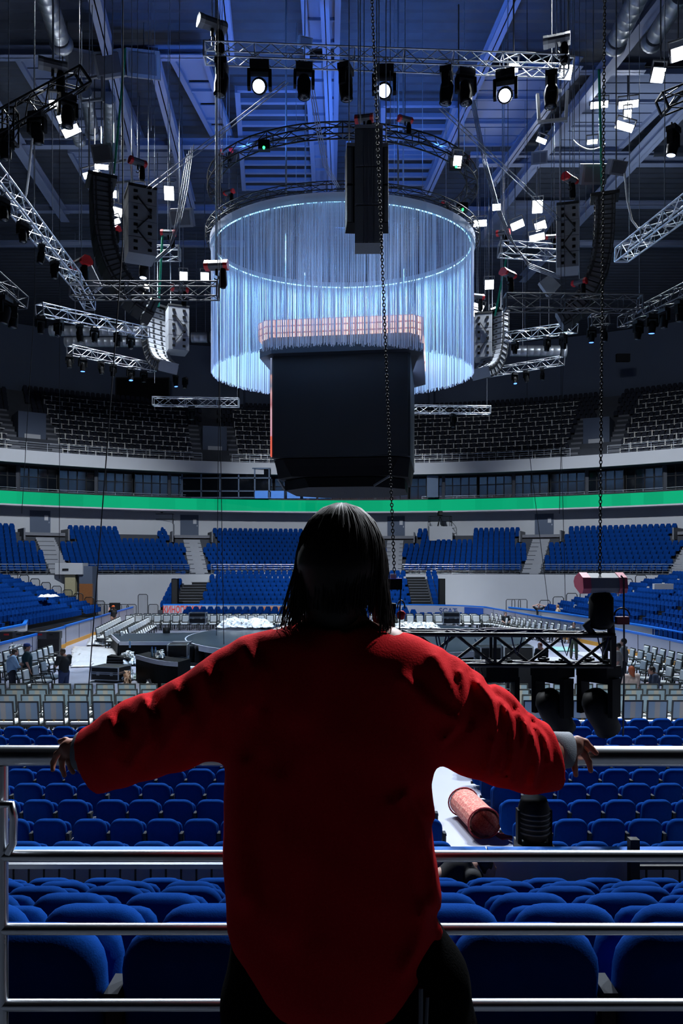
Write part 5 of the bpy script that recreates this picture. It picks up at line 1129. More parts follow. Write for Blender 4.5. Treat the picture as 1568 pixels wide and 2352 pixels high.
# ---------------------------------------------------------------- red hoists
HO = [(316, 372, 33, 1.2, 'above the left subwoofer column'), (262, 528, 40, 1.2, 'between the left curved array and its subwoofers'), (187, 604, 29, 1.5, 'at the top of the silver truss tail on the left'), (497, 609, 26, 1.3, 'at the right end of the left crossing truss'), (412, 662, 32, 1.2, 'behind the left crossing truss'), (386, 535, 38, 1.2, 'right of the left subwoofer column'),
      (1308, 410, 33, 1.3, 'above the right subwoofer column'), (1166, 628, 33, 1.3, 'above the left end of the right crossing truss'), (1095, 681, 40, 1.2, 'beside the right curtain edge above two tilted lamps'), (1155, 534, 38, 1.1, 'at the left end of the silver truss by the right subwoofers'), (1266, 544, 38, .9, 'touching the right subwoofer column'), (1330, 648, 32, 1.0, 'under the right curved array'),
      (836, 272, 24, .95, 'on top of the hanging black subwoofers'), (930, 274, 31.5, 1., 'on the black ring truss right of the subwoofers'), (520, 346, 36, .9, 'on the black ring truss at its left shoulder'), (526, 441, 38, .9, 'at the left end of the black ring truss'), (1066, 362, 36, .8, 'on the black ring truss at its right shoulder'), (1024, 466, 42, .8, 'behind the right top of the string curtain')]
for px, py, Y, s, d_ in HO: hoist('red-capped chain hoist ' + d_, at(px, py, Y), ZR, True, s, random.uniform(-.8, .8))
hoist('grey chain hoist on the dark top left truss', at(121, 150, 21), ZR, False, 1.2, .4)
# green LEDs on the ring truss
for px, py, Y, lb in ((606, 340, 33, 'tiny green indicator light on the left part of the black ring truss'), (1047, 383, 31.9, 'tiny green indicator light on the right part of the black ring truss'), (1062, 482, 37, 'tiny green indicator light low on the black ring truss at right')):
    p = at(px, py, Y); t = thing('control_box', lb, 'box', p); MB().box(p + Vector((0, .1, .15)), (.5, .3, .4)).build('housing', M['black'], t); MB().lathe(p, (0, -1, 0), [(0, .02), (.02, .07), (.08, .05), (.1, .01)], 8).build('indicator', M['ledgreen'], t)

# ---------------------------------------------------------------- ropes, slings, wires
for a, b, Y, r, lb in [((288, 112), (262, 398), 33, .05, 'long green sling above the left curved array'), ((374, 530), (364, 705), 38, .06, 'green sling behind the left subwoofer column'), ((1375, 160), (1382, 452), 33, .06, 'long green sling above the right curved array'), ((1163, 590), (1136, 725), 44, .06, 'green sling above the far right curved array')]:
    rope(lb, [at(*a, Y), at(*b, Y)], r, 'green', 'green_sling', None, 'sling')
for a, b, ya, yb, lb in [((335, 432), (655, 186), 33, 26, 'long steel cable rising from the left subwoofers, upper of a close pair'), ((345, 437), (662, 190), 33, 26, 'long steel cable rising from the left subwoofers, lower of a close pair'), ((1285, 500), (1015, 246), 33, 28, 'long steel cable rising from the right subwoofers, upper of a close pair'), ((1278, 506), (1008, 250), 33, 28, 'long steel cable rising from the right subwoofers, lower of a close pair')]:
    rope(lb, [at(*a, ya), at(*b, yb)], .022, 'wire')
for i in range(4): rope('cable of the loose bundle right of the left subwoofers, %s of four' % ORD[i + 1], [at(445 - i * 5, 330 + i * 8, 34), at(432 - i * 5, 430, 34), at(418 - i * 5, 500 + i * 5, 34), at(395 - i * 3, 560 + i * 6, 34), at(360, 592 + i * 3, 34), at(338, 598, 34)], .02, 'wire', 'cable', 'left cable bundle')
for i in range(4): rope('cable of the loose bundle left of the right subwoofers, %s of four' % ORD[i + 1], [at(1080 + i * 3, 230, 34), at(1110 + i * 3, 380, 34), at(1135 + i * 3, 470, 34), at(1165 + i * 4, 545 + i * 3, 34), at(1215, 605 + i * 4, 34), at(1285, 632 + i * 3, 34)], .02, 'wire', 'cable', 'right cable bundle')
for i in range(3): rope('cable of the thin bundle hanging above the curtain, %s of three' % ORD[i + 1], [at(708 + i * 5, 185, 27), at(725 + i * 5, 290, 28), at(742 + i * 5, 380, 29), at(772 + i * 4, 430, 31)], .018, 'wire', 'cable', 'centre cable bundle')
rope('pale power cable looping down to the slanting left truss', [at(74, 318, 19), at(66, 400, 19), at(60, 445, 19.5), at(52, 466, 20)], .03, 'white_pl', 'power_cable'); rope('pale power cable looping down to the slanting right truss', [at(1434, 398, 22), at(1440, 460, 22), at(1450, 505, 22), at(1465, 525, 22), at(1485, 518, 22)], .03, 'white_pl', 'power_cable')
rope('pale sagging cable under the right roof beam', sag(at(1316, 322, 40), at(1390, 330, 40), .4), .03, 'white_pl', 'power_cable')
DR = [(122, 140, 21, .03, 'red and white'), (347, 300, 34, .012, ''), (182, 560, 26, .014, ''), (20, 420, 18, .012, ''), (78, 500, 21, .012, ''), (120, 560, 25, .012, ''), (495, 600, 26, .014, ''), (510, 420, 30, .014, ''), (500, 200, 25.5, .014, ''), (390, 650, 34, .014, ''), (412, 640, 36, .014, ''), (355, 640, 36, .014, ''), (680, 440, 38, .014, ''), (1153, 700, 38, .016, ''), (1158, 560, 38, .016, ''), (1098, 690, 46, .016, ''),
      (1113, 690, 46, .016, ''), (1272, 530, 34, .02, ''), (1285, 480, 34, .02, ''), (1315, 400, 33, .016, ''), (1345, 500, 34, .014, ''), (1526, 480, 20, .012, ''), (1445, 560, 22, .012, ''), (1468, 700, 30, .012, ''), (905, 450, 36, .014, ''), (970, 445, 36, .014, ''), (896, 300, 25, .014, ''), (1205, 770, 43, .012, ''), (1240, 760, 42, .012, ''), (1232, 530, 48, .014, ''), (355, 880, 52, .014, ''), (1118, 930, 52, .014, ''), (545, 915, 52, .014, '')]
for i, (px, py, Y, r, c_) in enumerate(DR):
    side = ('left edge' if px < 150 else 'left arrays' if px < 480 else 'curtain left side' if px < 784 else 'curtain right side' if px < 1120 else 'right arrays' if px < 1400 else 'right edge')
    drop(px, py, Y, 'thin steel cable hanging straight from the roof near the %s, hanging wire %s' % (side, ORD[i + 1]), r)
# near thin cables running down in front of the stands
for i, (a, b, Y, r) in enumerate([((282, 560), (202, 1600), 14, .012), ((505, 640), (497, 1460), 18, .008), ((500, 640), (514, 1480), 16, .008), ((137, 1000), (136, 1330), 30, .012), ((1210, 1000), (1260, 1400), 30, .012), ((1288, 1000), (1298, 1380), 30, .012), ((80, 690), (50, 1180), 22, .009), ((1296, 700), (1284, 1180), 30, .012)]):
    rope('thin dark rigging line hanging down across the %s, %s from the left' % ('left stands' if a[0] < 784 else 'right stands', ORD[i + 1]), [(at(*a, Y).x, Y, ZR), at(*a, Y), at(*b, Y)], r, 'cable', 'rigging_line', 'thin rigging lines')
def chain(label, p0, p1, L=.06, r=.0065, name='lifting_chain', m='black'):
    p0, p1 = Vector(p0), Vector(p1); d = (p1 - p0); n = int(d.length / (L * .72)); mb = MB(); d.normalize()
    for i in range(n):
        c = p0 + d * (i * L * .72); e = Vector((1, 0, 0)) if i % 2 else Vector((0, 1, 0))
        mb.tube([c + d * (L / 2 * math.sin(a)) + e * (L * .3 * math.cos(a)) for a in np.linspace(0, 2 * PI, 9)[:-1]], r, 4, True)
    return tag(mb.build(name, M[m]), label, 'chain')
chain('long dark lifting chain hanging past the cube to behind the head', at(906, 1330, 10.2), (at(906, 1300, 10.2).x - .42, 10.2, 15.0))
chain('long dark lifting chain holding the pink-capped hoist at right', at(1377, 1326, 10), (at(1377, 1300, 10).x + .09, 10.0, 15.0))
# ---------------------------------------------------------------- the near black truss on the right with its lights
YT = 10.2; TA = at(868, 1488, YT); TB = at(1398, 1492, YT - .1)
nt_ = truss('near black box truss crossing the picture to the right of the woman', TA, TB, .34, 'blacktruss', h=.40, r=.032, seg=.5, diag=.7)
mb = MB()
for i in range(14):
    a = lerp(TA, TB, random.random() * .8); b = a + (TB - TA).normalized() * random.uniform(.4, 1.2)
    if (b - TA).length > (TB - TA).length: b = TB
    z = .22 if i < 10 else -.2; o_ = Vector((0, random.uniform(-.15, .12), z + .03)); mb.tube([p + o_ for p in sag(a, b, random.uniform(-.03, .09), 8)], .012, 5)
for i in range(6):
    a = lerp(TA, TB, random.random()) + Vector((0, -.19, .2)); mb.tube([a, a + Vector((.02, -.02, -.12)), a + Vector((.07, -.03, -.26)), a + Vector((.12, -.01, -.1)), a + Vector((.15, 0, .02))], .01, 5)
mb.build('cable_loom', mat('bluish_black_cable', '#2b2e52', .45), nt_)
hoist('large pink-capped chain hoist on the near black truss at right', at(1380, 1338, 10.0), None, True, .98, .12, hook=False, capm='pinkcap', bodym='greycab', roll=.5)
p = at(1380, 1338, 10.0); t = thing('chain_bag', 'tall black chain bag hanging under the pink-capped hoist', 'bag', p - Vector((0, 0, .12)))
MB().lathe(p - Vector((0, 0, .12)), (0, 0, -1), [(0, .10), (.08, .155), (.42, .16), (.48, .12), (.5, .04)], 12).build('bag_body', M['black'], t)
mb = MB(); q = at(1345, 1450, 10.0)
mb.tube([p + Vector((-.12, 0, -.5)), q + Vector((.0, 0, .08)), q + Vector((.1, 0, -.05))], .05, 6); mb.tube([p + Vector((.12, 0, -.5)), p + Vector((.14, 0, -.75)), p + Vector((.1, 0, -.9))], .05, 6); mb.build('strap', M['black2'], t)
rope('black control cable hanging from the right side of the pink-capped hoist', [at(1425, 1322, 9.9), at(1432, 1330, 9.9), at(1432, 1410, 9.9), at(1433, 1530, 9.9), at(1430, 1690, 9.9)], .012, 'cable', 'control_cable')
p = at(1428, 1425, 9.9); t = thing('hook_block', 'dark red hook block hanging beside the pink-capped hoist', 'hook', p); MB().box(p, (.16, .1, .1)).build('block_body', mat('dark_red_steel', '#6a2228', .5), t)
MB().tube([p + Vector((.1 * math.cos(a), 0, .06 + .1 * math.sin(a))) for a in np.linspace(0, PI, 9)], .012, 5).build('bail', M['black2'], t)
# left hoist of the near truss, partly behind the hair
p = at(903, 1342, 10.2); t = thing('chain_hoist', 'small black chain hoist just right of the hair on the near truss', 'hoist', p); MB().box(p, (.22, .2, .14)).build('motor_body', M['black'], t); MB().box(p + Vector((0, 0, .075)), (.22, .2, .012)).build('top_plate', mat('violet_steel', '#5a5fb0', .35, .4), t); MB().box(p + Vector((0, 0, .11)), (.08, .06, .06)).build('shackle', M['steel'], t)
p = at(921, 1408, 10.2); t = thing('hook_block', 'small red hook block hanging just right of the hair', 'hook', p); MB().lathe(p + Vector((0, 0, .03)), (0, 0, -1), [(0, .03), (.03, .06), (.1, .05), (.12, .02)], 10).build('block_body', M['red'], t); MB().tube([p + Vector((.05 * math.cos(a), 0, .06 + .11 * math.sin(a))) for a in np.linspace(0, PI, 9)], .01, 5).build('bail', M['black2'], t)
rope('dark control cable from the small hoist to the near truss', [at(920, 1350, 10.15), at(918, 1400, 10.15), at(917, 1460, 10.15)], .01, 'cable', 'control_cable')
p = at(885, 1418, 10.3); tag(MB().box(p, (.24, .22, .4), RY(.1)).build('drop_bag', M['black']), 'black chain bag behind the hair at the left end of the near truss', 'bag')
# hanging moving lights of the near truss
def big_head(label, px, Y, tilt, pan, s, face):
    p = at(px, 1528, Y); t = thing('hanging_stage_light', label, 'stage light', p, 'stage lights under the near truss'); R = RZ(pan)
    def P(x, y, z): return p + R @ (Vector((x, y, z)) * s)
    MB().box(P(0, 0, -.07), (.46 * s, .34 * s, .15 * s), R).build('base', M['black'], t)
    mb = MB()
    for x in (-.14, .14): mb = MB().cyl(P(x, 0, 0), P(x, 0, .1), .03, n=6); mb.box(P(x, 0, .05), (.07 * s, .14 * s, .06 * s), R); mb.build('clamp', M['black2'], t)
    mb = MB()
    for sg in (-1, 1): mb.loft([[P(sg * (.235 + e), yy, z) for e, yy in ((-.035, -.1), (.035, -.1), (.03, .1), (-.03, .1))] for z in (-.2, -.48, -.66)], smooth=False)
    mb.bar(P(-.27, 0, -.19), P(.27, 0, -.19), .2 * s, .07 * s); mb.build('yoke', M['black'], t)
    ax = R @ RX(tilt) @ Vector((0, 0, 1)); c = P(0, 0, -.56)
    MB().lathe(c, ax, [(h * s, r * s) for h, r in ((.24, .04), (.22, .14), (.12, .19), (-.1, .2), (-.3, .17), (-.4, .175), (-.41, .15))], 20).build('head', M['black'], t)
    MB().lathe(c, ax, [(h * s, r * s) for h, r in ((-.405, .15), (-.43, .12), (-.44, .01))], 20).build('lens', M['lens'], t); return t
big_head('black stage light in an open yoke under the near truss, beside the red shoulder', 1145, 10.2, 1.45, .1, .95, 0)
big_head('black stage light tilted down under the near truss, middle one', 1268, 10.2, .62, -.95, 1.0, 0)
big_head('black stage light tilted down under the near truss, rightmost', 1374, 10.2, .6, -.9, 1.0, 0)
big_head('small black stage light half hidden by the red shoulder', 1052, 10.3, .1, .5, .6, 0)
# ================================================================ smooth bodies from distance fields (surface nets)
def snets(Dv, lo, h):
    S = Dv < 0; nx, ny, nz = Dv.shape; acc = np.zeros((nx - 1, ny - 1, nz - 1, 3), np.float32); cnt = np.zeros((nx - 1, ny - 1, nz - 1), np.float32)
    sl = lambda o: tuple(slice(o[i], o[i] + Dv.shape[i] - 1) for i in range(3))
    C = [(i, j, k) for i in (0, 1) for j in (0, 1) for k in (0, 1)]
    for a in C:
        for ax in range(3):
            if a[ax]: continue
            b = list(a); b[ax] = 1; da, db = Dv[sl(a)], Dv[sl(b)]; m = (da < 0) != (db < 0); t = da[m] / (da[m] - db[m]); p = np.zeros((m.sum(), 3), np.float32) + np.array(a, np.float32); p[:, ax] += t; acc[m] += p; cnt[m] += 1
    mask = cnt > 0; idx = -np.ones(mask.shape, np.int64); idx[mask] = np.arange(mask.sum()); g = np.argwhere(mask); V = np.array(lo) + h * (g + acc[mask] / cnt[mask][:, None]); Fs = []
    for ax in range(3):
        s0 = [slice(None)] * 3; s1 = [slice(None)] * 3; s0[ax] = slice(0, -1); s1[ax] = slice(1, None); cr = S[tuple(s0)] != S[tuple(s1)]; o1, o2 = [x for x in range(3) if x != ax]
        e = np.argwhere(cr); e = e[(e[:, o1] > 0) & (e[:, o2] > 0) & (e[:, o1] < Dv.shape[o1] - 1) & (e[:, o2] < Dv.shape[o2] - 1)]
        if not len(e): continue
        q = []
        for d1, d2 in ((-1, -1), (0, -1), (0, 0), (-1, 0)): c = e.copy(); c[:, o1] += d1; c[:, o2] += d2; q.append(idx[c[:, 0], c[:, 1], c[:, 2]])
        q = np.stack(q, 1); inside = S[e[:, 0], e[:, 1], e[:, 2]]; fl_ = inside if ax != 1 else ~inside; q[~fl_] = q[~fl_][:, ::-1]; Fs.append(q)
    return V, np.concatenate(Fs)
class Field:
    def __init__(s, lo, hi, h):
        s.lo = np.array(lo, float); s.h = h; n = np.ceil((np.array(hi) - s.lo) / h).astype(int) + 1; ax = [s.lo[i] + h * np.arange(n[i]) for i in range(3)]
        s.P = np.stack(np.meshgrid(*ax, indexing='ij'), -1).astype(np.float32); s.D = np.full(s.P.shape[:3], 1e3, np.float32)
    def cone(s, a, b, ra, rb):
        a = np.array(a, np.float32); ba = np.array(b, np.float32) - a; pa = s.P - a; t = np.clip((pa @ ba) / max(1e-9, float(ba @ ba)), 0, 1)
        return np.linalg.norm(pa - t[..., None] * ba, axis=-1) - (ra + (rb - ra) * t)
    def ell(s, c, r):
        q = (s.P - np.array(c, np.float32)) / np.array(r, np.float32); k = np.linalg.norm(q, axis=-1); return (k - 1) * min(r)
    def uni(s, d, k=.03):
        if k <= 0: s.D = np.minimum(s.D, d); return s
        hh = np.clip(.5 + .5 * (s.D - d) / k, 0, 1); s.D = s.D + (d - s.D) * hh - k * hh * (1 - hh); return s
    def sub(s, d, k=.01): s.D = np.maximum(s.D, -d); return s
    def mesh(s, mb, mi=0): V, Fc = snets(s.D, s.lo, s.h); mb.add([tuple(v) for v in V.tolist()], [tuple(f) for f in Fc.tolist()], mi, True); return mb

# ================================================================ the woman at the railing
YW = 1.75
W = lambda px, py, Y=YW: at(px, py, Y)
wz0 = 2.85
woman = thing('person', 'woman seen from behind in a red sweater, arms spread on the railing', 'person', (0, YW, wz0))
mred = bpy.data.materials.new('red_wool'); mred.use_nodes = True
nt = mred.node_tree; b = nt.nodes['Principled BSDF']; b.inputs['Roughness'].default_value = .9; b.inputs['Specular IOR Level'].default_value = .03
tc = nt.nodes.new('ShaderNodeTexCoord'); nz = nt.nodes.new('ShaderNodeTexNoise'); nz.inputs['Scale'].default_value = 220; nz.inputs['Detail'].default_value = 4; nt.links.new(tc.outputs['Object'], nz.inputs['Vector'])
mx = nt.nodes.new('ShaderNodeMix'); mx.data_type = 'RGBA'; mx.inputs[6].default_value = (.50, .010, .014, 1); mx.inputs[7].default_value = (.68, .022, .028, 1); nt.links.new(nz.outputs['Fac'], mx.inputs[0]); nt.links.new(mx.outputs[2], b.inputs['Base Color'])
bp = nt.nodes.new('ShaderNodeBump'); bp.inputs['Strength'].default_value = .35; bp.inputs['Distance'].default_value = .003; nt.links.new(nz.outputs['Fac'], bp.inputs['Height']); nt.links.new(bp.outputs['Normal'], b.inputs['Normal'])
# ---- sweater
f = Field((-.72, 1.42, 3.36), (.60, 2.16, 4.34), .0085)
Pz = f.P[..., 2]; Px = f.P[..., 0]; Py = f.P[..., 1]
tab = [(1412, 722, 826, .055), (1428, 690, 858, .066), (1440, 650, 880, .078), (1452, 612, 898, .086), (1468, 580, 918, .094), (1490, 556, 950, .102), (1520, 538, 982, .112), (1560, 528, 998, .122), (1600, 524, 1004, .130), (1700, 519, 1002, .145), (1760, 518, 996, .150), (1800, 518, 990, .153), (1860, 516, 999, .156), (1950, 515, 1006, .160), (2050, 517, 1016, .163), (2130, 523, 1023, .165), (2200, 541, 1012, .165), (2245, 562, 990, .163), (2278, 590, 955, .158), (2300, 640, 900, .150), (2312, 720, 830, .14)]
zt = np.array([HC + (HY - t[0]) / FPX * YW for t in tab])[::-1]; cxs = np.array([((t[1] + t[2]) / 2 - CX) / FPX * YW for t in tab])[::-1]; hw = np.array([(t[2] - t[1]) / 2 / FPX * YW for t in tab])[::-1]; hd = np.array([t[3] for t in tab])[::-1]
cx_ = np.interp(Pz, zt, cxs); a_ = np.interp(Pz, zt, hw); b_ = np.interp(Pz, zt, hd); cyy = YW + .02 - .02 * np.clip((Pz - 3.9) / .3, 0, 1)
k_ = ((np.abs(Px - cx_) / a_) ** 2.4 + (np.abs(Py - cyy) / b_) ** 2.4) ** (1 / 2.4); dT = (k_ - 1) * np.minimum(a_, b_) * .9
dT = np.maximum(dT, np.maximum(Pz - (zt[-1] + .0), zt[0] - Pz)); f.uni(dT, 0)
armL = [(600, 1550, 1.75, 92), (545, 1588, 1.75, 97), (480, 1638, 1.78, 99), (400, 1672, 1.83, 92), (330, 1695, 1.88, 90), (270, 1722, 1.93, 80), (225, 1743, 1.975, 72), (150, 1770, 2.03, 66)]
armR = [(930, 1545, 1.75, 88), (985, 1590, 1.75, 96), (1040, 1636, 1.78, 102), (1100, 1676, 1.83, 104), (1160, 1710, 1.88, 89), (1215, 1736, 1.93, 80), (1262, 1738, 1.97, 70), (1340, 1740, 2.03, 60)]
def arm(fd, pts, k=.05, dr=0.):
    P = [(W(x, y, Y), (r + dr) / FPX * Y) for x, y, Y, r in pts]; dd = None
    for (a, ra), (b, rb) in zip(P, P[1:]):
        d = fd.cone(a, b, ra, rb); 
        if dd is None: dd = d
        else: hh = np.clip(.5 + .5 * (dd - d) / .03, 0, 1); dd = dd + (d - dd) * hh - .03 * hh * (1 - hh)
    return dd
def cut(px0, py0, px1, py1, Y, sgn):
    a, b = W(px0, py0, Y), W(px1, py1, Y); n = Vector((b.z - a.z, 0, -(b.x - a.x))).normalized() * sgn
    n = n.normalized()
    return (f.P - np.array(a, np.float32)) @ np.array(n, np.float32)
ppx = CX + Px * FPX / Py; ppy = HY - (Pz - HC) * FPX / Py                # fold lines are laid along the sleeves
def ridge(pts, wd):
    d = np.full(Px.shape, 1e3, np.float32)
    for (x0, y0), (x1, y1) in zip(pts, pts[1:]):
        vx, vy = x1 - x0, y1 - y0; t = np.clip(((ppx - x0) * vx + (ppy - y0) * vy) / (vx * vx + vy * vy), 0, 1); d = np.minimum(d, np.hypot(ppx - x0 - t * vx, ppy - y0 - t * vy))
    return np.exp(-(d / wd) ** 2)
dL = np.maximum(arm(f, armL), cut(186, 1676, 226, 1817, 1.98, 1)); dR = np.maximum(arm(f, armR), cut(1256, 1676, 1281, 1790, 1.97, -1))
foldR = [([(1098, 1568), (1132, 1612), (1140, 1680), (1128, 1730), (1120, 1770)], 9, .011), ([(1148, 1612), (1176, 1650), (1180, 1720), (1170, 1790)], 8, .009), ([(1190, 1640), (1222, 1690), (1236, 1745), (1225, 1800)], 8, .010), ([(1056, 1545), (1068, 1600), (1062, 1660), (1020, 1700)], 10, .009), ([(1228, 1668), (1252, 1700), (1262, 1750)], 6, .006), ([(1210, 1655), (1200, 1720), (1190, 1790)], 6, .007), ([(1000, 1510), (1040, 1590), (1050, 1650)], 14, .008), ([(1165, 1625), (1155, 1700), (1148, 1780)], 7, .007)]
foldL = [([(330, 1606), (345, 1650), (340, 1700), (300, 1760)], 13, .008), ([(400, 1580), (420, 1640), (380, 1720)], 16, .007), ([(250, 1652), (270, 1700), (262, 1740)], 16, .008), ([(470, 1545), (490, 1620), (470, 1700)], 20, .008), ([(560, 1480), (585, 1540), (575, 1620)], 18, .007)]
foldT = [([(930, 1830), (965, 1900), (990, 1990), (1005, 2080)], 13, .008), ([(905, 1850), (940, 1960), (960, 2100)], 20, .007), ([(560, 1760), (545, 1900), (560, 2060)], 22, .007), ([(930, 1560), (990, 1620), (1040, 1650)], 16, .007), ([(640, 1800), (660, 1960), (650, 2140)], 34, .007), ([(980, 2080), (960, 2170), (930, 2230)], 16, .008), ([(700, 1500), (690, 1640)], 40, .006)]
f.uni(dL, .035); f.uni(dR, .035)
for pts, wd, A in foldR + foldL + foldT: f.D = f.D - A * 1.7 * ridge(pts, wd) + A * 1.0 * ridge([(x + wd * 1.9, y) for x, y in pts], wd)
f.D = f.D + .0022 * np.sin(Px * 31 + Pz * 17) * np.sin(Pz * 23 - Px * 9 + 1.3)
nk = f.cone(W(772, 1340), W(772, 1412), .086, .078); f.D = np.maximum(f.D, -nk)
sw = f.mesh(MB()).build('sweater', mred, woman)
sm_ = sw.modifiers.new('smooth', 'SMOOTH'); sm_.factor = .5; sm_.iterations = 2
# ---- body: head, neck, torso, arms, hands, legs as one surface
fb_ = Field((-.72, 1.45, 2.84), (.64, 2.16, 4.52), .0105)
hc = W(782, 1290, 1.76)
fb_.uni(fb_.ell(hc + Vector((0, .01, 0)), (.074, .092, .11)), 0); fb_.uni(fb_.ell(hc + Vector((0, .05, -.06)), (.055, .06, .06)), .03); fb_.uni(fb_.ell(hc + Vector((0, .105, -.02)), (.013, .02, .022)), .012)
for sg in (-1, 1): fb_.uni(fb_.ell(hc + Vector((sg * .077, .005, -.015)), (.012, .02, .03)), .008)
fb_.uni(fb_.cone(hc + Vector((0, .0, -.06)), W(772, 1460), .055, .058), .02)
fb_.uni(fb_.cone(W(660, 1500), W(880, 1500), .06, .06), .05); fb_.uni(fb_.ell(W(765, 1650), (.165, .10, .2)), .05); fb_.uni(fb_.ell(W(765, 1920), (.15, .10, .2)), .06); fb_.uni(fb_.ell(W(768, 2130), (.175, .115, .16)), .06)
bl = [(645, 1510, 1.75, 52), (520, 1615, 1.78, 46), (370, 1690, 1.86, 40), (250, 1725, 1.945, 32), (188, 1724, 2.0, 26)]
brr = [(890, 1505, 1.75, 52), (1020, 1620, 1.78, 46), (1140, 1690, 1.86, 40), (1250, 1728, 1.945, 32), (1302, 1722, 1.99, 26)]
for pts in (bl, brr): fb_.uni(arm(fb_, pts), .03)
for sg, x1 in ((-1, 640), (1, 900)):
    hip = W(768 + sg * 75, 2190); kn = Vector((hip.x * 1.05, YW - .01, wz0 + .46)); an = Vector((hip.x * 1.15, YW - .03, wz0 + .09)); fb_.uni(fb_.cone(hip, kn, .088, .056), .03); fb_.uni(fb_.cone(kn, an, .055, .04), .02); fb_.uni(fb_.cone(an - Vector((0, .03, .05)), an + Vector((0, .14, -.055)), .036, .028), .02)
mbB = fb_.mesh(MB())
# hands with five bent fingers each, rooted in the palm
def hand(name, wrist, palm, fingers, lo, hi):
    h = Field(lo, hi, .0026); h.uni(h.cone(wrist, palm[0], .021, .021), 0)
    for a, b, r0, r1 in palm[1]: h.uni(h.cone(a, b, r0, r1), .012)
    for ch, r in fingers:
        for i in range(len(ch) - 1): h.uni(h.cone(ch[i], ch[i + 1], r * (1 - .10 * i), r * (1 - .10 * (i + 1))), .004)
    h.mesh(mbB)
YH = 1.992
wl = W(178, 1722, 2.0); 
fingL = [([W(146, 1716, YH), W(130, 1733, YH + .004), W(122, 1752, YH + .006), W(121, 1768, YH)], 8.6e-3), ([W(152, 1722, YH - .006), W(142, 1745, YH - .008), W(143, 1765, YH - .006), W(148, 1781, YH - .004)], 8.8e-3), ([W(162, 1726, YH - .01), W(158, 1748, YH - .014), W(162, 1764, YH - .012), W(168, 1774, YH - .01)], 8.4e-3), ([W(170, 1730, YH - .012), W(172, 1750, YH - .018), W(180, 1764, YH - .016), W(186, 1774, YH - .014)], 7.4e-3), ([W(166, 1706, YH + .006), W(150, 1700, YH + .018), W(138, 1703, YH + .022)], 8.8e-3)]
hand('left', wl, (W(160, 1716, YH), [(W(172, 1716, YH), W(150, 1718, YH), .020, .014), (W(176, 1728, YH), W(160, 1730, YH - .006), .02, .014)]), fingL, (-.80, 1.90, 3.82), (-.66, 2.06, 3.98))
wr = W(1308, 1722, 1.985)
fingR = [([W(1326, 1698, YH), W(1344, 1704, YH + .002), W(1358, 1719, YH), W(1369, 1730, YH - .002)], 9.4e-3), ([W(1322, 1704, YH + .012), W(1338, 1714, YH + .018), W(1348, 1724, YH + .018)], 8.6e-3), ([W(1326, 1714, YH - .004), W(1342, 1732, YH - .006), W(1352, 1750, YH - .006), W(1356, 1770, YH - .004)], 9.6e-3), ([W(1318, 1726, YH - .008), W(1318, 1748, YH - .012), W(1320, 1766, YH - .012), W(1322, 1780, YH - .008)], 9.0e-3), ([W(1304, 1738, YH - .006), W(1296, 1754, YH - .008), W(1291, 1770, YH - .006)], 8.6e-3)]
hand('right', wr, (W(1318, 1712, YH), [(W(1310, 1712, YH), W(1326, 1704, YH), .020, .013), (W(1308, 1728, YH), W(1322, 1716, YH - .004), .02, .015)]), fingR, (.56, 1.90, 3.82), (.72, 2.06, 3.98))
body = mbB.build('body', M['skin'], woman)
# ---- grey shirt: collar band and cuffs
M['shirt'] = mat('grey_white_shirt', '#747982', .85, var=.06, scale=60, bump=.15, bscale=400)
def ringband(c, ax, rx, ry, h, th, n=28, flare=0., name='shirt_cuff'):
    c = Vector(c); d = Vector(ax).normalized(); x = d.cross(Vector((0, 1, 0))).normalized(); y = d.cross(x); mb = MB(); rings = []
    for k in range(n):
        a = 2 * PI * k / n; e = x * math.cos(a); g = y * math.sin(a); w1 = 1 + .02 * math.sin(3 * a); rings.append([c + (e * rx + g * ry) * w1, c + d * h + (e * (rx + flare) + g * (ry + flare)) * w1, c + d * h + (e * (rx + flare - th) + g * (ry + flare - th)) * w1, c + (e * (rx - th) + g * (ry - th)) * w1])
    mb.loft(rings, True, 0, True); return mb.build(name, M['shirt'], woman)
ringband(W(772, 1450, 1.755), (0, .12, 1), .070, .062, .046, .006, flare=.001, name='shirt_collar')
ringband(W(230, 1730, 1.97), W(168, 1722, 2.0) - W(230, 1730, 1.97), .052, .040, .066, .005, flare=-.002); ringband(W(1234, 1724, 1.95), W(1316, 1722, 1.99) - W(1234, 1724, 1.95), .050, .040, .094, .005, flare=-.003)
# ---- trousers and shoes
M['trouser'] = mat('black_trousers', '#060607', .95, var=.25, scale=30, bump=.2, bscale=200, spec=.03)
fp = Field((-.34, 1.46, 2.86), (.40, 2.05, 3.62), .013)
for pts in ([(650, 2180, .12), (625, 2300, .115), (612, 2500, .105), (600, 2700, .10), (598, 2830, .095)], [(905, 2180, .12), (950, 2260, .125), (968, 2380, .128), (965, 2600, .105), (955, 2830, .095)]):
    for (x0, y0, r0), (x1, y1, r1) in zip(pts, pts[1:]): fp.uni(fp.cone(W(x0, y0, 1.76), W(x1, y1, 1.76), r0, r1), .02)
fp.uni(fp.ell(W(775, 2150, 1.76), (.2, .13, .12)), .04)
tr = fp.mesh(MB()).build('trousers', M['trouser'], woman)
MB().tube([W(966, 2270, 1.625), W(966, 2330, 1.62), W(964, 2420, 1.622), W(960, 2600, 1.64)], .005, 5).build('seam_stripe', M['shirt'], tr); MB().tube([W(981, 2290, 1.63), W(979, 2340, 1.622), W(976, 2420, 1.625), W(970, 2600, 1.645)], .004, 5).build('seam_stripe', M['shirt'], tr)
mb = MB()
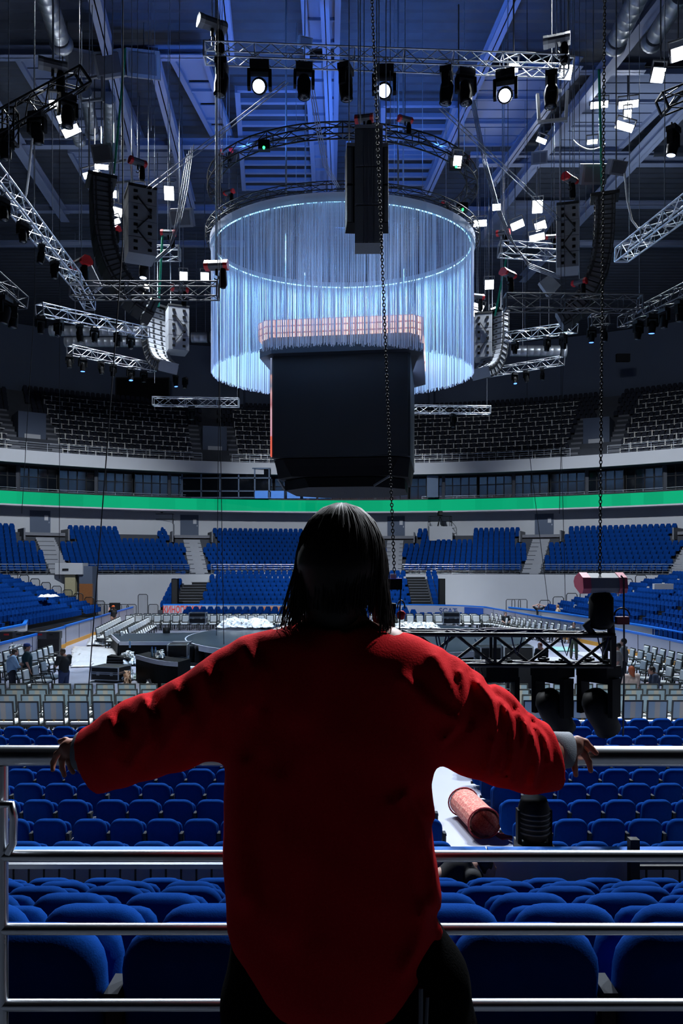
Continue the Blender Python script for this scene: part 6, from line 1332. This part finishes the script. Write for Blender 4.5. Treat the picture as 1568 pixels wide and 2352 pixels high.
for x in (598, 955): c = W(x, 2836, 1.80); mb.lathe(c + Vector((0, -.1, -.005)), (0, 1, 0), [(-.02, .02), (0, .04), (.1, .045), (.2, .04), (.25, .02)], 12)
mb.build('shoes', M['black'], woman)
# ---- hair: a cap and many strands falling from the crown
fh = Field((-.17, 1.58, 4.22), (.17, 1.92, 4.55), .006); hq = hc + Vector((.002, -.006, .012))
fh.uni(fh.ell(hq, (.093, .108, .115)), 0); fh.uni(fh.cone(hq + Vector((-.012, -.03, -.03)), W(765, 1392, 1.72), .082, .062), .04)
fh.D = np.maximum(fh.D, -(fh.ell(hc + Vector((0, .13, -.05)), (.062, .075, .10)))); hair = fh.mesh(MB()).build('hair', M['hair'], woman)
rh = random.Random(5); mb = MB(); crown = hq + Vector((.005, -.012, .112))
def strand(az, length, r0, out=0., wob=.006, n=9):
    """az: direction round the head (0 = back, towards the camera); falls over the cap, then hangs free"""
    s_, c_ = math.sin(az), -math.cos(az); pts = []; L = 0; ext = rh.uniform(.99, 1.06); ph = rh.uniform(0, 6)
    for i in range(n):
        t = i / (n - 1) * length
        if t < .6: th = .12 + t / .6 * (PI / 2 - .12); p = hq + Vector((.093 * ext * math.sin(th) * s_, .108 * ext * math.sin(th) * c_, .115 * ext * math.cos(th)))
        else: d = (t - .6); g = 1.0 + out * d; p = hq + Vector((.093 * ext * s_ * g, .108 * ext * c_ * g, -d * .30))
        pts.append(p + Vector((wob * math.sin(5 * t + ph), wob * math.cos(4 * t + ph), 0)) * t)
    mb.tube(pts, r0, 4, radii=[r0 * (1 - .55 * i / (n - 1)) for i in range(n)])
for i in range(900):
    az = rh.uniform(-2.4, 2.4); back = abs(az) < 1.0; strand(az, (rh.uniform(.9, 1.03) if back else rh.uniform(.95, 1.2)) , rh.uniform(.0014, .0032), out=(-.30 if back else .25 if az < 0 else .18) + rh.uniform(-.1, .1))
for i in range(46): strand(rh.uniform(-1.75, -1.25), rh.uniform(1.05, 1.26), rh.uniform(.0011, .002), out=rh.uniform(.3, .85), wob=.012)
for i in range(80): strand(rh.uniform(1.2, 2.0), rh.uniform(1.1, 1.46), rh.uniform(.0012, .0024), out=rh.uniform(-.02, .3), wob=.012)
mb.build('hair_strand', M['hair'], woman)
# ================================================================ railing in front of her
t = thing('balcony_railing', 'brushed steel railing with four bars that the woman leans on', 'railing', (0, 2.05, wz0))
YR = 2.055; zr = lambda py, Y=YR: HC + (HY - py) / FPX * Y
MB().cyl((-3.2, YR, zr(1734)), (3.2, YR, zr(1739)), .0275, n=20).build('handrail', M['steel'], t)
for py, sl in ((1966, 4), (2134, 1), (2308, -4)): MB().cyl((-3.2, YR, zr(py - sl / 2)), (3.2, YR, zr(py + sl / 2)), .0155, n=14).build('rail', M['steel'], t)
for x in (-3.1, -.915, 1.30, 3.1): 
    MB().cyl((x, YR, wz0), (x, YR, zr(1757)), .016, n=12).build('post', M['steel'], t)
    MB().tube([(x + .005, YR - .03, zr(1840)), (x + .04, YR - .035, zr(1838)), (x + .044, YR - .03, zr(1870)), (x + .038, YR - .02, zr(1930)), (x + .02, YR - .01, zr(1955))], .011, 8).build('bracket', M['steel'], t)
    MB().lathe((x, YR, wz0), (0, 0, 1), [(0, .05), (.012, .05), (.02, .02)], 14).build('foot_plate', M['steel'], t)

# ================================================================ the crew
SHC = {}
def cloth(c, n='shirt_cloth'):
    if c not in SHC: SHC[c] = mat(n, c, .85, var=.12, scale=20, bump=.2, bscale=120)
    return SHC[c]
BASE = dict(head=(0, 0, 1.62), neck=(0, 0, 1.47), chest=(0, 0, 1.28), waist=(0, 0, 1.05), hipL=(-.09, 0, .92), hipR=(.09, 0, .92), kneeL=(-.1, .03, .5), kneeR=(.1, .03, .5), footL=(-.11, -.02, .08), footR=(.11, -.02, .08),
            shL=(-.19, 0, 1.42), shR=(.19, 0, 1.42), elL=(-.25, .0, 1.13), elR=(.25, 0, 1.13), haL=(-.24, .1, .88), haR=(.24, .1, .88))
def crew(label, x, y, z, rz, shirt, trousers, hairc='#1c1512', pose={}, s=1., cap=None, skin='skin_pale', hair='short', res=.021, long_sleeve=False, extra=None):
    """figures face local +y"""
    J = dict(BASE); J.update(pose); J = {k: Vector(v) * s for k, v in J.items()}; t = thing('person', label, 'person', (x, y, z)); t.rotation_euler = (0, 0, rz); pts = list(J.values())
    lo = [min(p[i] for p in pts) - .24 for i in range(3)]; hi = [max(p[i] for p in pts) + .24 for i in range(3)]
    hd_ = J['head']; nk_ = J['neck']; fw = Vector((0, 1, 0))
    f = Field(lo, hi, res); U = f.uni
    U(f.ell(hd_, (.075 * s, .095 * s, .115 * s)), 0); U(f.ell(hd_ + fw * .1 * s + Vector((0, 0, -.02)), (.016, .022, .022)), .015); U(f.ell(hd_ + fw * .05 * s - Vector((0, 0, .075 * s)), (.05, .05, .045)), .03); U(f.cone(hd_ - Vector((0, 0, .06)), nk_, .055, .06), .02)
    for sg in (-1, 1): U(f.ell(hd_ + Vector((sg * .078 * s, 0, -.01)), (.016, .024, .034)), .005)
    U(f.cone(J['chest'], J['waist'], .13, .12), .03); U(f.cone(nk_, J['chest'], .07, .13), .04)
    for q in 'LR':
        U(f.cone(nk_ - Vector((0, 0, .04)), J['sh' + q], .06, .065), .03); U(f.cone(J['sh' + q], J['el' + q], .055, .043), .02); U(f.cone(J['el' + q], J['ha' + q], .042, .03), .015); U(f.cone(J['hip' + q], J['knee' + q], .085, .06), .03); U(f.cone(J['knee' + q], J['foot' + q], .058, .04), .02); U(f.cone(J['foot' + q] - fw * .04, J['foot' + q] + fw * .15 - Vector((0, 0, .03)), .042, .035), .02)
    U(f.cone(J['waist'], (J['hipL'] + J['hipR']) / 2, .12, .125), .03); mb = f.mesh(MB())
    for q in 'LR':                                     # palm and five fingers
        h = J['ha' + q]; d = (h - J['el' + q]).normalized(); sd = d.cross(fw).normalized() if abs(d.dot(fw)) < .9 else Vector((1, 0, 0)); up = sd.cross(d); sg = -1 if q == 'L' else 1
        mb.loft([[h + d * l + sd * a * wv + up * b * .014 for a, b in ((-1, -1), (1, -1), (1, 1), (-1, 1))] for l, wv in ((-.02, .03), (.04, .042), (.09, .04))])
        for i in range(4): a = h + d * .085 + sd * (-.03 + .02 * i); mb.tube([a, a + d * .035 + up * .006, a + d * (.066 - .006 * abs(i - 1.4)) + up * .02], .0095, 5, radii=[.0095, .009, .007])
        a = h + d * .02 + sd * .035 * -sg; mb.tube([a, a + d * .03 - sd * sg * .028, a + d * .062 - sd * sg * .034], .011, 5)
    mb.build('body', M[skin], t, False)
    f = Field(lo, hi, res); U = f.uni; U(f.cone(J['chest'], J['waist'] - Vector((0, 0, .08)), .165, .155), .03); U(f.cone(nk_ - Vector((0, 0, .06)), J['chest'], .085, .16), .05)
    for q in 'LR':
        U(f.cone(nk_ - Vector((0, 0, .06)), J['sh' + q], .075, .085), .03); e = J['el' + q]; U(f.cone(J['sh' + q], lerp(J['sh' + q], e, .75), .085, .07), .03)
        if long_sleeve: U(f.cone(J['sh' + q], e, .085, .062), .03); U(f.cone(e, lerp(e, J['ha' + q], .85), .06, .048), .02)
    f.mesh(MB()).build('shirt', cloth(shirt), t, False)
    f = Field(lo, hi, res); U = f.uni; U(f.cone(J['waist'] - Vector((0, 0, .03)), (J['hipL'] + J['hipR']) / 2, .135, .145), .02)
    for q in 'LR': U(f.cone(J['hip' + q], J['knee' + q], .105, .08), .03); U(f.cone(J['knee' + q], lerp(J['knee' + q], J['foot' + q], .95), .08, .068), .02)
    f.mesh(MB()).build('trousers', cloth(trousers, 'trouser_cloth'), t, False)
    mb = MB()
    for q in 'LR': a = J['foot' + q]; mb.lathe(a - fw * .08 - Vector((0, 0, .035)), (0, 1, 0), [(-.02, .02), (0, .045), (.1, .05), (.22, .045), (.28, .02)], 8)
    mb.build('shoes', M['black'], t, False)
    lo2 = hd_ - Vector((.2, .2, .3)); f = Field(lo2, hd_ + Vector((.2, .2, .22)), .014); U = f.uni; U(f.ell(hd_ + Vector((0, -.018, .022)), (.088 * s, .10 * s, .112 * s)), 0)
    if hair == 'long': U(f.cone(hd_ - fw * .04, hd_ - fw * .07 - Vector((0, 0, .2)), .085, .06), .03)
    f.D = np.maximum(f.D, -f.ell(hd_ + Vector((0, .10, -.06)), (.075, .10, .115))); f.mesh(MB()).build('hair', mat('hair_' + hairc.strip('#'), hairc, .5, var=.3, scale=40), t, False)
    if cap:
        cm = cloth(cap, 'cap_cloth'); MB().lathe(hd_ + Vector((0, -.005, .035)), (0, 0, 1), [(0, .112 * s), (.05, .110 * s), (.09, .088 * s), (.112, .01)], 14).build('cap', cm, t, False)
        MB().loft([[hd_ + Vector((a, .08 + e, .045 - e * .2)) for a in (-.07, .07)] + [hd_ + Vector((a, .08 + e, .035 - e * .2)) for a in (.07, -.07)] for e in (0, .06, .1)], smooth=False).build('cap_brim', cm, t, False)
    return t
SIT = dict(hipL=(-.1, 0, .52), hipR=(.1, 0, .52), waist=(0, -.02, .64), chest=(0, -.03, .88), neck=(0, -.02, 1.07), head=(0, .0, 1.22), shL=(-.19, -.02, 1.02), shR=(.19, -.02, 1.02), elL=(-.25, .05, .76), elR=(.25, .05, .76), haL=(-.14, .3, .66), haR=(.14, .3, .66), kneeL=(-.12, .45, .5), kneeR=(.12, .45, .5), footL=(-.12, .42, .08), footR=(.12, .42, .08))
gp = lambda px, Y: (px - CX) / FPX * Y
crew('man in a light blue shirt with folded arms, cut by the left edge', gp(27, 25.4), 25.4, 0, -.9, '#8fb2d6', '#252a38', '#3a2f2a', dict(head=(.03, .1, 1.60), elL=(-.27, .1, 1.14), elR=(.27, .12, 1.12), haL=(.02, .27, 1.16), haR=(.12, .25, 1.08)), .95, long_sleeve=True)
crew('man in a dark teal polo and blue cap standing by the left chairs', gp(62, 25.8), 25.8, 0, -1.2, '#12343c', '#2b2a2c', '#1a1512', dict(haL=(-.26, .06, .86), haR=(.26, .1, .86)), 1.02, cap='#23408a')
crew('man in a dark vest looking down at his phone near the white sheet', gp(147, 25.2), 25.2, 0, .9, '#1c2128', '#2c3c62', '#54463e', dict(head=(0, .09, 1.60), elL=(-.25, .08, 1.14), elR=(.25, .08, 1.14), haL=(-.08, .36, 1.14), haR=(.08, .36, 1.14)), .97)
p = Vector((gp(147, 25.2), 25.2, 0)) + RZ(.9) @ Vector((0, .46, 1.12)); t = thing('phone', 'small dark phone held by the man in the dark vest', 'phone', p); MB().box(p, (.08, .15, .014), RZ(.9) @ RX(.6)).build('case', M['black'], t); MB().box(p + RZ(.9) @ RX(.6) @ Vector((0, 0, .009)), (.07, .135, .004), RZ(.9) @ RX(.6)).build('display', M['lens'], t)
crew('woman in black with an orange cap beside the far left boards', gp(260, 52), 52, 0, .9, '#17171b', '#b88a74', '#3a2a20', dict(elL=(-.22, .22, 1.3), haL=(-.1, .32, 1.5), haR=(.25, .1, .86)), .97, cap='#e0652a', hair='long')
crew('person in dark clothes seated on the right bank, hands behind the head', gp(1237, 54), 54, 0.35, PI - .2, '#14161c', '#1b1d24', '#2a201c', dict(SIT, elL=(-.42, .05, 1.2), elR=(.42, .05, 1.2), haL=(-.1, -.05, 1.3), haR=(.1, -.05, 1.3)))
crew('person in a beige outfit seated on the right bank facing left', gp(1280, 53.5), 53.5, 0.35, PI / 2 - .2, '#c6a98a', '#c9ae94', '#7a5a40', SIT, long_sleeve=True, hair='long')
crew('man in a grey shirt and camouflage trousers walking behind the truss', gp(1317, 36), 36, 0, PI * .9, '#71767c', '#3c4434', '#241c18', dict(kneeL=(-.12, .1, .5), kneeR=(.1, -.05, .52), footL=(-.13, .16, .08), footR=(.12, -.22, .1)), 1.0)
crew('young man in a grey shirt standing by the right chairs, arms hanging', gp(1418, 26), 26, 0, 1.3, '#8c8a88', '#27303c', '#1e1713', {}, 1.02)
crew('second man in grey standing half hidden behind the young man at right', gp(1431, 26.9), 26.9, 0, 1.2, '#83868c', '#1d222c', '#1a1411', {}, 1.06)
crew('red-haired man in black working behind the near truss', gp(1243, 30), 30, 0, PI * .75, '#14151a', '#1d1f26', '#7a3a26', dict(SIT, head=(.02, .08, 1.2)), 1.05)
crew('person in dark clothes sitting low at the far right end of the chairs', gp(1161, 50.5), 50.5, 0, PI, '#1d1f24', '#25262b', '#3a2a22', dict(SIT))
crew('person with orange hair and pale top seated beyond the front chairs', gp(1449, 23.3), 23.3, 0, .3, '#d3bdb6', '#3a3a40', '#a04a24', SIT, hair='long', long_sleeve=True)
crew('dark-haired person in profile seated beyond the front chairs at right', gp(1500, 23.5), 23.5, 0, 1.4, '#39455c', '#25262b', '#1c1412', dict(SIT, head=(0, .05, 1.18)))
crew('man in a black jacket bending over at the near boards below the carpet', .97, 8.2, 0, -PI / 2 + .1, '#14161e', '#16181f', '#100c0a', dict(waist=(0, .06, 1.0), hipL=(-.09, -.03, .92), hipR=(.09, -.03, .92), chest=(0, .30, 1.10), neck=(0, .48, 1.13), head=(0, .60, 1.14), shL=(-.19, .40, 1.10), shR=(.19, .40, 1.10), elL=(-.24, .48, .84), elR=(.24, .48, .84), haL=(-.15, .56, .62), haR=(.15, .56, .62), kneeL=(-.1, .03, .5), kneeR=(.1, .03, .5)), 1., skin='skin_pale', long_sleeve=True, res=.016)
# clean-up of builder notes
for o in bpy.data.objects:
    if '_o' in o: del o['_o']
